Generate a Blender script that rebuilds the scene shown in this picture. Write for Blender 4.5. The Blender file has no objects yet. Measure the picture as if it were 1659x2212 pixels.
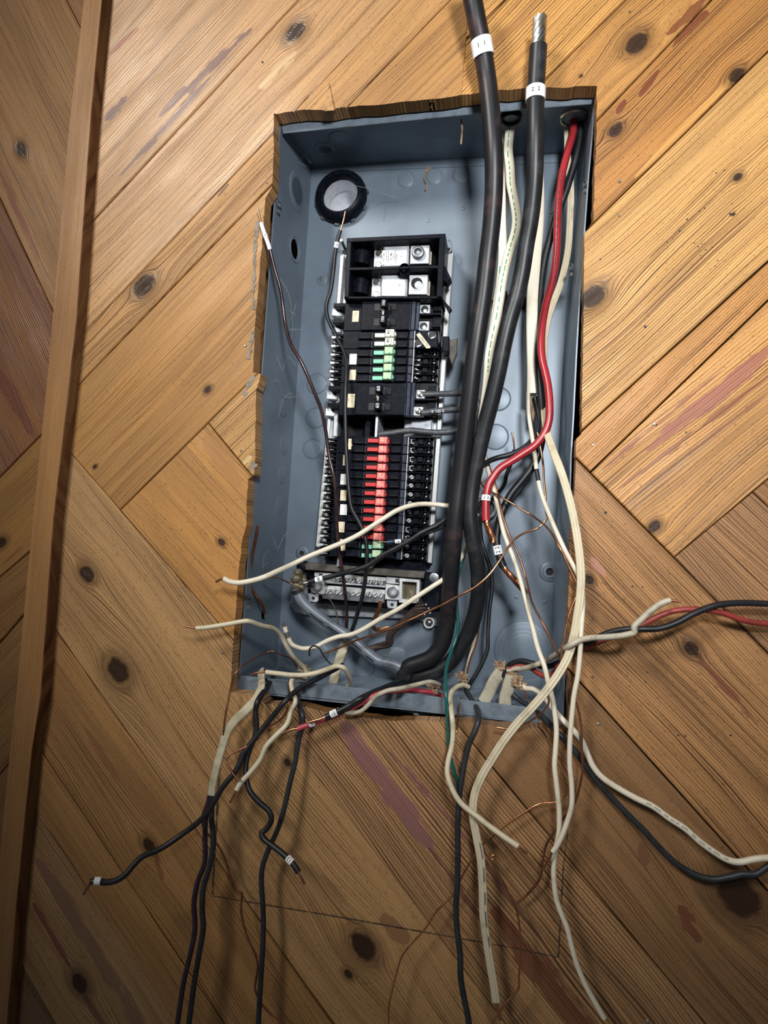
import bpy, bmesh, math, random
from mathutils import Vector, Matrix
random.seed(7)
sc = bpy.context.scene
COL = sc.collection
PI = math.pi

# ---------------------------------------------------------------- camera
CX, CY, CZ = 0.10956, -0.68492, -0.15981
FPX = 1322.3


def rod(r):
    v = Vector(r)
    return Matrix.Rotation(v.length, 3, v.normalized())


_B = Matrix(((1, 0, 0), (0, 0, -1), (0, 1, 0)))
RW = rod((-0.04671, 0.19266, 0.05491)) @ _B          # rows: right, down, forward
CAM = Vector((CX, CY, CZ))
cam = bpy.data.cameras.new('camera')
camo = bpy.data.objects.new('camera', cam)
COL.objects.link(camo)
cam.sensor_fit = 'VERTICAL'
cam.sensor_height = 24.0
cam.lens = FPX * 24.0 / 2212.0
cam.clip_start = 0.01
_r, _d, _f = RW[0], RW[1], RW[2]
camo.matrix_world = Matrix(((_r[0], -_d[0], -_f[0], CX), (_r[1], -_d[1], -_f[1], CY),
                            (_r[2], -_d[2], -_f[2], CZ), (0, 0, 0, 1)))
cam.dof.use_dof = True
cam.dof.focus_distance = 0.73
cam.dof.aperture_fstop = 4.0
sc.camera = camo

# ---------------------------------------------------------------- light and exposure
wd = bpy.data.worlds.new('room_light')
sc.world = wd
wd.use_nodes = True
wd.node_tree.nodes['Background'].inputs[0].default_value = (0.92, 0.95, 1.0, 1)
wd.node_tree.nodes['Background'].inputs[1].default_value = 0.075


def lamp(name, loc, target, energy, size, color=(1, 1, 1), spot=None, blend=0.6):
    l = bpy.data.lights.new(name, 'SPOT' if spot else 'AREA')
    l.energy = energy
    l.color = color
    if spot:
        l.spot_size = spot
        l.spot_blend = blend
        l.shadow_soft_size = size
    else:
        l.shape = 'DISK'
        l.size = size
    o = bpy.data.objects.new(name, l)
    COL.objects.link(o)
    o.location = loc
    o.rotation_euler = (Vector(target) - Vector(loc)).to_track_quat('-Z', 'Y').to_euler()
    return o


lamp('ceiling_lamp', (-0.95, -1.70, 1.10), (-0.02, 0, 0.20), 165, 0.26, (1.0, 0.97, 0.92), math.radians(50), 1.0)
lamp('head_torch', (0.27, -0.98, 0.24), (0.13, 0, 0.13), 52, 0.075, (0.97, 0.98, 1.0), math.radians(76), 1.0)

sc.view_settings.view_transform = 'Standard'
sc.view_settings.look = 'None'
sc.view_settings.exposure = 0.0
sc.view_settings.gamma = 1.0
sc.view_settings.use_curve_mapping = False


# ---------------------------------------------------------------- geometry of the view: a pixel of the photo at a depth y
def ray(px, py):
    d = Vector(((px - 829.5) / FPX, (py - 1106.0) / FPX, 1.0))
    return RW.transposed() @ d


def P(px, py, y=0.0):
    d = ray(px, py)
    return CAM + d * ((y - CY) / d.y)


def on_plane(px, py, p0, n):
    d = ray(px, py)
    return CAM + d * ((p0 - CAM).dot(n) / d.dot(n))


def S(y):                                             # metres per pixel at depth y
    return (y - CY) / FPX


# ---------------------------------------------------------------- node expressions
class X:
    def __init__(s, nt, k):
        s.nt, s.k = nt, k

    def _m(s, op, *a):
        n = s.nt.nodes.new('ShaderNodeMath')
        n.operation = op
        for i, v in enumerate((s,) + a):
            if isinstance(v, X):
                s.nt.links.new(v.k, n.inputs[i])
            else:
                n.inputs[i].default_value = v
        return X(s.nt, n.outputs[0])

    def __add__(s, o): return s._m('ADD', o)
    def __sub__(s, o): return s._m('SUBTRACT', o)
    def __mul__(s, o): return s._m('MULTIPLY', o)
    def __truediv__(s, o): return s._m('DIVIDE', o)
    def f(s, op, *a): return s._m(op, *a)

    def ramp(s, a, b, lo=0.0, hi=1.0):                # smooth step
        n = s.nt.nodes.new('ShaderNodeMapRange')
        n.interpolation_type = 'SMOOTHSTEP'
        s.nt.links.new(s.k, n.inputs[0])
        for i, v in enumerate((a, b, lo, hi)):
            n.inputs[i + 1].default_value = v
        return X(s.nt, n.outputs[0])


def vec(nt, *a):
    n = nt.nodes.new('ShaderNodeCombineXYZ')
    for i, v in enumerate(a):
        if isinstance(v, X):
            nt.links.new(v.k, n.inputs[i])
        else:
            n.inputs[i].default_value = v
    return n.outputs[0]


def noise(nt, v, scale=1.0, detail=2.0, rough=0.5):
    n = nt.nodes.new('ShaderNodeTexNoise')
    if v is not None:
        nt.links.new(v, n.inputs['Vector'])
    n.inputs['Scale'].default_value = scale
    n.inputs['Detail'].default_value = detail
    n.inputs['Roughness'].default_value = rough
    return X(nt, n.outputs[0])


def mix(nt, fac, a, b):
    n = nt.nodes.new('ShaderNodeMix')
    n.data_type = 'RGBA'
    nt.links.new(fac.k, n.inputs[0])
    for i, v in ((6, a), (7, b)):
        if isinstance(v, tuple):
            n.inputs[i].default_value = (*v, 1)
        else:
            nt.links.new(v, n.inputs[i])
    return n.outputs[2]


def base_mat(name, rough=0.5, metal=0.0, spec=0.5):
    m = bpy.data.materials.new(name)
    m.use_nodes = True
    b = m.node_tree.nodes['Principled BSDF']
    b.inputs['Roughness'].default_value = rough
    b.inputs['Metallic'].default_value = metal
    b.inputs['Specular IOR Level'].default_value = spec
    return m, m.node_tree, b


def objco(nt):
    n = nt.nodes.new('ShaderNodeTexCoord')
    return n.outputs['Object']


def bump(nt, b, h, strength, dist=0.001):
    n = nt.nodes.new('ShaderNodeBump')
    n.inputs['Strength'].default_value = strength
    n.inputs['Distance'].default_value = dist
    nt.links.new(h.k, n.inputs['Height'])
    nt.links.new(n.outputs[0], b.inputs['Normal'])


def mat(name, c, c2=None, rough=0.5, metal=0.0, scale=120.0, lo=0.42, hi=0.66, spec=0.5, bmp=0.0, stretch=None, detail=4.0):
    m, nt, b = base_mat(name, rough, metal, spec)
    v = objco(nt)
    if stretch:
        mp = nt.nodes.new('ShaderNodeMapping')
        nt.links.new(v, mp.inputs[0])
        mp.inputs['Scale'].default_value = stretch
        v = mp.outputs[0]
    n = noise(nt, v, scale, detail, 0.6)
    nt.links.new(mix(nt, n.ramp(lo, hi), c, c2 or tuple(x * 0.8 for x in c)), b.inputs['Base Color'])
    if bmp:
        bump(nt, b, n, bmp)
    return m


M = {
    'steel': mat('grey_enamel', (0.165, 0.210, 0.258), (0.120, 0.156, 0.195), 0.42, 0.15, 9.0, 0.38, 0.70),
    'steel_edge': mat('worn_enamel', (0.165, 0.205, 0.245), (0.11, 0.14, 0.17), 0.45, 0.15, 60.0),
    'black': mat('black_plastic', (0.004, 0.005, 0.009), (0.010, 0.012, 0.018), 0.38, 0, 160.0, 0.40, 0.75, 0.09),
    'black2': mat('dull_black', (0.002, 0.0025, 0.004), (0.005, 0.006, 0.008), 0.5, spec=0.2),
    'smoke': mat('smoke_plastic', (0.035, 0.045, 0.065), (0.02, 0.025, 0.04), 0.25),
    'cable': mat('black_cable', (0.010, 0.011, 0.013), (0.034, 0.035, 0.038), 0.42, 0, 45.0, 0.48, 0.78, 0.4),
    'cable_red': mat('black_cable_reddish', (0.010, 0.010, 0.012), (0.050, 0.026, 0.026), 0.42, 0, 38.0, 0.50, 0.80, 0.4),
    'wire_black': mat('black_insulation', (0.008, 0.009, 0.011), (0.016, 0.016, 0.019), 0.42, 0, 90.0, spec=0.4),
    'wire_purple': mat('purple_black_insulation', (0.018, 0.010, 0.020), (0.030, 0.018, 0.030), 0.45, 0, 90.0),
    'wire_brown': mat('brown_black_insulation', (0.020, 0.010, 0.011), (0.045, 0.022, 0.020), 0.22, 0, 60.0),
    'wire_grey': mat('grey_black_insulation', (0.022, 0.026, 0.031), (0.014, 0.016, 0.019), 0.45, 0, 60.0, spec=0.4),
    'wire_cloth': mat('grey_rubber', (0.045, 0.050, 0.058), (0.10, 0.10, 0.10), 0.5, 0, 130.0, 0.45, 0.75, bmp=0.3),
    'white': mat('white_insulation', (0.66, 0.60, 0.47), (0.50, 0.44, 0.33), 0.38, 0, 55.0, 0.50, 0.80),
    'cream': mat('cream_insulation', (0.58, 0.51, 0.36), (0.36, 0.31, 0.20), 0.42, 0, 50.0, 0.50, 0.80),
    'grubby': mat('grubby_white', (0.42, 0.38, 0.29), (0.19, 0.17, 0.12), 0.5, 0, 70.0, 0.45, 0.75),
    'sheath': mat('pale_sheath', (0.72, 0.67, 0.53), (0.58, 0.52, 0.39), 0.42, 0, 30.0, 0.5, 0.8),
    'sheath_old': mat('yellowed_sheath', (0.46, 0.41, 0.28), (0.26, 0.23, 0.14), 0.5, 0, 40.0, 0.45, 0.75),
    'red': mat('red_insulation', (0.34, 0.022, 0.028), (0.27, 0.018, 0.022), 0.3, 0, 40.0),
    'redpink': mat('pink_red_insulation', (0.42, 0.055, 0.075), (0.30, 0.04, 0.05), 0.45, 0, 60.0),
    'red_dull': mat('dull_red_insulation', (0.26, 0.035, 0.028), (0.18, 0.025, 0.02), 0.45, 0, 60.0),
    'green': mat('green_insulation', (0.008, 0.10, 0.095), (0.006, 0.07, 0.065), 0.35, 0, 60.0),
    'blue': mat('blue_insulation', (0.02, 0.05, 0.11), None, 0.4),
    'copper': mat('bare_copper', (0.70, 0.34, 0.18), (0.42, 0.18, 0.09), 0.30, 1.0, 70.0, 0.4, 0.7),
    'copper_dark': mat('tarnished_copper', (0.36, 0.155, 0.085), (0.20, 0.085, 0.05), 0.36, 0.9, 60.0, 0.4, 0.7),
    'alu': mat('aluminium', (0.62, 0.63, 0.64), (0.48, 0.47, 0.40), 0.32, 1.0, 140.0),
    'tin': mat('tinned_plate', (0.60, 0.63, 0.66), (0.42, 0.46, 0.50), 0.36, 0.35, 60.0),
    'rail': mat('aluminium_rail', (0.66, 0.67, 0.65), (0.48, 0.50, 0.52), 0.36, 0.3, 20.0, stretch=(6, 1, 0.6)),
    'galv': mat('galvanised', (0.46, 0.49, 0.52), (0.28, 0.31, 0.35), 0.42, 0.4, 110.0),
    'galv_lit': mat('galvanised_lit', (0.86, 0.88, 0.92), (0.70, 0.72, 0.77), 0.5, 0.2, 110.0),  # near-white copy of galv, its colour makes the conduit inside look lit
    'nickel': mat('nickel', (0.62, 0.59, 0.52), (0.45, 0.42, 0.36), 0.28, 1.0, 90.0),
    'dark_steel': mat('dark_lug_steel', (0.22, 0.235, 0.25), (0.12, 0.13, 0.14), 0.4, 0.6, 90.0),
    'brown_bar': mat('dusty_brown_plastic', (0.085, 0.075, 0.062), (0.045, 0.040, 0.034), 0.75, 0, 90.0),
    'rust_wire': mat('brown_stranded', (0.085, 0.060, 0.050), (0.045, 0.032, 0.028), 0.5, 0.5, 120.0),
    'clump': mat('corroded_clump', (0.10, 0.082, 0.048), (0.30, 0.28, 0.24), 0.4, 0.2, 90.0, 0.5, 0.75),
    'neutral': mat('grey_bare_neutral', (0.16, 0.185, 0.22), (0.085, 0.095, 0.11), 0.42, 0.2, 60.0, 0.42, 0.7),
    'paper': mat('brown_paper', (0.30, 0.20, 0.12), (0.16, 0.10, 0.06), 0.8, 0, 140.0, bmp=0.6),
    'tag': mat('white_marker', (0.86, 0.87, 0.88), (0.78, 0.79, 0.80), 0.45, 0, 60.0),
    'tag_cream': mat('cream_sticker', (0.72, 0.62, 0.44), (0.46, 0.38, 0.25), 0.6, 0, 180.0, 0.45, 0.7),
    'tag_white': mat('white_sticker', (0.80, 0.79, 0.76), (0.62, 0.60, 0.56), 0.6, 0, 180.0, 0.5, 0.75),
    'cap_red': mat('pale_red_cap', (0.66, 0.115, 0.115), (0.74, 0.20, 0.20), 0.45, 0, 200.0),
    'bar_red': mat('red_toggle', (0.52, 0.030, 0.030), (0.44, 0.022, 0.024), 0.45, 0, 100.0),
    'cap_green': mat('pale_green_cap', (0.36, 0.55, 0.36), (0.30, 0.47, 0.32), 0.45, 0, 200.0),
    'bar_green': mat('green_toggle', (0.22, 0.58, 0.40), (0.18, 0.50, 0.35), 0.45, 0, 100.0),
    'cap_white': mat('white_cap', (0.84, 0.83, 0.74), (0.74, 0.72, 0.62), 0.45, 0, 200.0),
    'ink': mat('black_ink', (0.01, 0.01, 0.01), None, 0.6),
    'ink_green': mat('green_ink', (0.02, 0.30, 0.10), None, 0.6),
    'ink_white': mat('white_paint', (0.62, 0.66, 0.72), None, 0.5),
    'ink_gold': mat('gold_ink', (0.78, 0.66, 0.38), None, 0.5),
    'ink_grey': mat('grey_ink', (0.07, 0.075, 0.08), None, 0.6),
    'pencil': mat('pencil_line', (0.035, 0.025, 0.02), (0.06, 0.04, 0.03), 0.7),
    'plaster': mat('grey_filler', (0.23, 0.20, 0.16), (0.13, 0.11, 0.09), 0.8, 0, 200.0),
    'dark_wood': mat('dark_cavity_board', (0.05, 0.035, 0.02), (0.03, 0.02, 0.012), 0.9),
    'web': mat('cobweb_thread', (0.45, 0.45, 0.42), None, 0.8),
    'nail': mat('nail_steel', (0.45, 0.43, 0.40), None, 0.3, 0.8),
    'splinter': mat('raw_wood', (0.42, 0.23, 0.09), (0.20, 0.10, 0.04), 0.7, 0, 90.0),
}


def wood(name, ang, light, dark, knots=(), streaks=(), period=0.0026, contrast=0.75, seed=0.0, warp=0.010, rough=0.42, spec=0.26):
    """Old pine board: grain along the angle ang of the wall plane (x, z); knots and old stain given on the board."""
    m, nt, b = base_mat(name, rough, 0.0, spec)
    sx = nt.nodes.new('ShaderNodeSeparateXYZ')
    nt.links.new(objco(nt), sx.inputs[0])
    x, z, yy = X(nt, sx.outputs[0]), X(nt, sx.outputs[2]), X(nt, sx.outputs[1])
    ca, sa = math.cos(ang), math.sin(ang)
    u = x * ca + z * sa
    v = z * ca - x * sa
    f = v
    kmask = halo = None
    for (kx, kz, r) in knots:
        ku, kv = kx * ca + kz * sa, kz * ca - kx * sa
        du, dv = (u - ku) * 0.72, v - kv
        d2 = du * du + dv * dv
        f = f - dv * (X(nt, d2.k) + 0.35 * r * r).f('POWER', -1.0) * (1.7 * r * r)
        d = d2.f('SQRT')
        wob = noise(nt, vec(nt, x, z, seed), 90.0, 3.0)
        d = d + (wob - 0.5) * (r * 0.5)
        k = d.ramp(r * 0.72, r * 1.05, 1.0, 0.0)
        h = d.ramp(r * 0.9, r * 2.3, 1.0, 0.0)
        kmask = k if kmask is None else kmask.f('MAXIMUM', k)
        halo = h if halo is None else halo.f('MAXIMUM', h)
    w1 = noise(nt, vec(nt, u * 2.2, v * 9.0, seed), 1.0, 2.0)
    w2 = noise(nt, vec(nt, u * 9.0, v * 40.0, seed + 3), 1.0, 2.0)
    f = f + (w1 - 0.5) * (warp * 3.2) + (w2 - 0.5) * 0.0046
    lines = (f * (2 * PI / period)).f('SINE') * 0.5 + 0.5
    strk = noise(nt, vec(nt, u * 5.0, f * 520.0, seed + 9), 1.0, 3.0, 0.65)
    broad = noise(nt, vec(nt, u * 2.0, f * 60.0, seed + 5), 1.0, 2.0)
    amount = noise(nt, vec(nt, u * 3.0, v * 14.0, seed + 12), 1.0, 1.0).ramp(0.28, 0.66, 0.45, 1.0)
    ln = (lines.ramp(0.40, 1.0) * 0.55 + strk.ramp(0.46, 0.68) * 0.75) * amount
    ln = (ln * (contrast * 1.28)).f('MINIMUM', 1.0)
    tone = noise(nt, vec(nt, u * 7.0, v * 30.0, seed + 20), 1.0, 3.0)
    mid = tuple(0.55 * a + 0.45 * c for a, c in zip(light, dark))
    c = mix(nt, tone.ramp(0.30, 0.75), light, tuple(a * 0.78 for a in light))
    c = mix(nt, broad.ramp(0.46, 0.70) * 0.75, c, mid)
    c = mix(nt, ln, c, dark)
    fleck = noise(nt, vec(nt, u * 260.0, v * 700.0, seed + 30), 1.0, 2.0)
    c = mix(nt, fleck.ramp(0.60, 0.72) * 0.5, c, tuple(a * 0.4 for a in dark))
    for (ax, az, bx, bz, wd_, col, hard) in streaks:
        au, av = ax * ca + az * sa, az * ca - ax * sa
        bu, bv = bx * ca + bz * sa, bz * ca - bx * sa
        if au > bu:
            au, av, bu, bv = bu, bv, au, av
        t = (u - au) / max(1e-5, bu - au)
        vc = t * (bv - av) + av
        edge = noise(nt, vec(nt, u * 26.0, v * 110.0, seed + 40), 1.0, 3.0, 0.6)
        tp = (t * (t * -1.0 + 1.0) * 4.0).f('MAXIMUM', 0.02).f('POWER', 0.45)
        dd = (v - vc).f('ABSOLUTE') / (tp * wd_) + (edge - 0.5) * (hard * 1.9)
        k = dd.ramp(0.70, 1.05, 1.0, 0.0) * t.ramp(-0.01, 0.02) * t.ramp(0.98, 1.01, 1.0, 0.0)
        c = mix(nt, k * strk.ramp(0.30, 0.62, 0.88, 0.60), c, col)
    if kmask is not None:
        c = mix(nt, halo * 0.55, c, tuple(a * 0.55 for a in dark))
        c = mix(nt, kmask * 0.93, c, (0.026, 0.012, 0.006))
    nt.links.new(c, b.inputs['Base Color'])
    rr = tone.ramp(0.2, 0.8, rough - 0.08, rough + 0.14)
    nt.links.new(rr.k, b.inputs['Roughness'])
    bump(nt, b, (ln * -1.0) + tone * 0.5, 0.35, 0.0012)
    return m


# ---------------------------------------------------------------- mesh helpers
class MB:
    def __init__(s):
        s.v, s.f = [], []

    def add(s, vs, fs):
        o = len(s.v)
        s.v += [tuple(p) for p in vs]
        s.f += [tuple(i + o for i in f) for f in fs]
        return s

    def hexa(s, a, b):                                # two rings of equal length: front a, back b
        n = len(a)
        fs = [tuple(range(n))[::-1], tuple(range(n, 2 * n))]
        for i in range(n):
            j = (i + 1) % n
            fs.append((i, j, n + j, n + i))
        return s.add(list(a) + list(b), fs)

    def slab(s, quad, y0, y1, bev=0.0):               # pixel polygon at depth y0, going straight back to y1
        a = [P(px, py, y0) for px, py in quad]
        b = [Vector((p.x, y1, p.z)) for p in a]
        if bev <= 0:
            return s.hexa(a, b)
        c = sum(a, Vector()) / len(a)
        m = [Vector((p.x, y0 + bev, p.z)) for p in a]
        a2 = []
        for p in a:
            d = c - p
            a2.append(p + Vector((math.copysign(min(bev, abs(d.x)), d.x), 0, math.copysign(min(bev, abs(d.z)), d.z))))
        n = len(a)
        fs = [tuple(range(n))[::-1], tuple(range(2 * n, 3 * n))]
        for k in (0, n):
            for i in range(n):
                j = (i + 1) % n
                fs.append((k + i, k + j, k + n + j, k + n + i))
        return s.add(a2 + m + b, fs)

    def lathe(s, c, n, prof, seg=24, close=True):     # prof: list of (radius, height along n)
        n = n.normalized()
        t = n.orthogonal().normalized()
        w = n.cross(t)
        vs, fs = [], []
        for (r, h) in prof:
            for i in range(seg):
                a = 2 * PI * i / seg
                vs.append(c + n * h + (t * math.cos(a) + w * math.sin(a)) * r)
        for k in range(len(prof) - 1):
            for i in range(seg):
                j = (i + 1) % seg
                fs.append((k * seg + i, k * seg + j, (k + 1) * seg + j, (k + 1) * seg + i))
        if close:
            fs.append(tuple(range(seg))[::-1])
            fs.append(tuple(range((len(prof) - 1) * seg, len(prof) * seg)))
        return s.add(vs, fs)

    def tube(s, pts, rad, seg=10, flat=None, lobes=0, caps=True):
        """pts: list of points; rad: radius or list; flat=(half width, half thickness) of a flat cable."""
        n = len(pts)
        rad = rad if isinstance(rad, (list, tuple)) else [rad] * n
        vs, fs = [], []
        prev = None
        for i, p in enumerate(pts):
            t = (pts[min(i + 1, n - 1)] - pts[max(i - 1, 0)])
            t = t.normalized() if t.length > 1e-9 else Vector((0, 0, 1))
            if flat:
                sd = t.cross(Vector((0, 1, 0)))
                sd = sd.normalized() if sd.length > 0.2 else (prev or t.orthogonal().normalized())
            else:
                if prev is None:
                    sd = t.cross(Vector((0, 1, 0)))
                    sd = sd.normalized() if sd.length > 0.05 else t.orthogonal().normalized()
                else:
                    sd = (prev - t * prev.dot(t))
                    sd = sd.normalized() if sd.length > 1e-6 else t.orthogonal().normalized()
            prev = sd
            up = sd.cross(t).normalized()
            for k in range(seg):
                a = 2 * PI * k / seg
                if flat:
                    ca, sa = math.cos(a), math.sin(a)
                    hw, ht = flat
                    hh = ht * (0.55 + 0.45 * abs(math.cos(1.5 * PI * ca * 0.98))) if lobes else ht
                    vs.append(p + sd * (math.copysign(abs(ca) ** 0.75, ca) * hw * rad[i]) + up * (math.copysign(abs(sa) ** 0.6, sa) * hh * rad[i]))
                else:
                    vs.append(p + (sd * math.cos(a) + up * math.sin(a)) * rad[i])
        for i in range(n - 1):
            for k in range(seg):
                j = (k + 1) % seg
                fs.append((i * seg + k, i * seg + j, (i + 1) * seg + j, (i + 1) * seg + k))
        if caps:
            fs.append(tuple(range(seg))[::-1])
            fs.append(tuple(range((n - 1) * seg, n * seg)))
        return s.add(vs, fs)

    def build(s, name, m, parent=None, smooth=False, **kw):
        me = bpy.data.meshes.new(name)
        me.from_pydata(s.v, [], s.f)
        me.validate()
        bm = bmesh.new()
        bm.from_mesh(me)
        bmesh.ops.recalc_face_normals(bm, faces=bm.faces)
        bm.to_mesh(me)
        bm.free()
        me.materials.append(M[m] if isinstance(m, str) else m)
        if smooth:
            me.polygons.foreach_set('use_smooth', [True] * len(me.polygons))
            try:
                me.set_sharp_from_angle(angle=math.radians(50))
            except Exception:
                pass
        o = bpy.data.objects.new(name, me)
        COL.objects.link(o)
        adopt(o, parent)
        for k, val in kw.items():
            o[k] = val
        return o


def adopt(o, parent):
    if parent is not None:
        o.parent = parent
        if parent.type == 'EMPTY':
            o.location = -parent.location


def empty(name, loc, **kw):
    o = bpy.data.objects.new(name, None)
    COL.objects.link(o)
    o.location = loc
    o.empty_display_size = 0.02
    for k, v in kw.items():
        o[k] = v
    return o


def cut(o, cutter):                                   # subtract a closed mesh, in place
    md = o.modifiers.new('cut', 'BOOLEAN')
    md.operation = 'DIFFERENCE'
    md.solver = 'EXACT'
    md.object = cutter
    dg = bpy.context.evaluated_depsgraph_get()
    dg.update()
    me = bpy.data.meshes.new_from_object(o.evaluated_get(dg))
    o.modifiers.clear()
    old = o.data
    nm = old.name
    o.data = me
    bpy.data.meshes.remove(old)
    me.name = nm


def drop(o):
    me = o.data
    bpy.data.objects.remove(o)
    bpy.data.meshes.remove(me)


_tx = {}


def glyphs(s):
    if s not in _tx:
        cu = bpy.data.curves.new('glyphs', 'FONT')
        cu.body = s
        cu.size = 1.0
        cu.align_x = 'CENTER'
        cu.align_y = 'CENTER'
        cu.resolution_u = 2
        cu.offset = 0.012
        o = bpy.data.objects.new('glyphs', cu)
        COL.objects.link(o)
        me = o.to_mesh()
        _tx[s] = ([(q.co.x, q.co.y) for q in me.vertices], [tuple(p.vertices) for p in me.polygons])
        o.to_mesh_clear()
        bpy.data.objects.remove(o)
        bpy.data.curves.remove(cu)
    return _tx[s]


def fine(vs, fs):                                     # dense triangles, so that print can wrap a round band
    bm = bmesh.new()
    q = [bm.verts.new((a, b, 0)) for a, b in vs]
    for f in fs:
        try:
            bm.faces.new([q[i] for i in f])
        except ValueError:
            pass
    bmesh.ops.triangulate(bm, faces=bm.faces)
    bmesh.ops.subdivide_edges(bm, edges=[e for e in bm.edges if e.calc_length() > .12], cuts=2, use_grid_fill=True)
    bmesh.ops.triangulate(bm, faces=bm.faces)
    bm.verts.index_update()
    out = [(v.co.x, v.co.y) for v in bm.verts], [tuple(v.index for v in f.verts) for f in bm.faces]
    bm.free()
    return out


def print_flat(s, px, py, y, ang, hpx, m, parent, name='lettering'):   # flat print on a face parallel to the wall
    vs, fs = glyphs(s)
    k = hpx * S(y) * 1.35
    c = P(px, py, y)
    ca, sa = math.cos(ang), math.sin(ang)
    return MB().add([c + Vector(((a * ca - b * sa) * k, 0, (a * sa + b * ca) * k)) for a, b in vs], fs).build(name, m, parent)


# ---------------------------------------------------------------- wires
def path(pts, dep, n=6):
    """control pixels + depth profile -> dense world points, param = control index"""
    L = [0.0]
    for i in range(1, len(pts)):
        L.append(L[-1] + math.hypot(pts[i][0] - pts[i - 1][0], pts[i][1] - pts[i - 1][1]))
    tot = L[-1] or 1.0
    if not isinstance(dep, (list, tuple)):
        dep = [(0, dep), (1, dep)]

    def dy(t):
        for (a, ya), (b, yb) in zip(dep, dep[1:]):
            if t <= b:
                q = (t - a) / max(1e-9, b - a)
                q = q * q * (3 - 2 * q)
                return ya + (yb - ya) * q
        return dep[-1][1]
    C = [P(p[0], p[1], dy(l / tot)) for p, l in zip(pts, L)]

    def at(u):
        i = max(0, min(int(u), len(C) - 2))
        t = u - i
        p1, p2 = C[i], C[i + 1]
        p0 = C[i - 1] if i > 0 else p1 * 2 - p2
        p3 = C[i + 2] if i + 2 < len(C) else p2 * 2 - p1
        return 0.5 * ((2 * p1) + (p2 - p0) * t + (2 * p0 - 5 * p1 + 4 * p2 - p3) * t * t + (3 * p1 - p0 - 3 * p2 + p3) * t ** 3)

    def seg(a, b):
        k = max(2, int((b - a) * n + 0.5))
        return [at(a + (b - a) * i / k) for i in range(k + 1)]
    return at, seg, len(C) - 1


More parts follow.
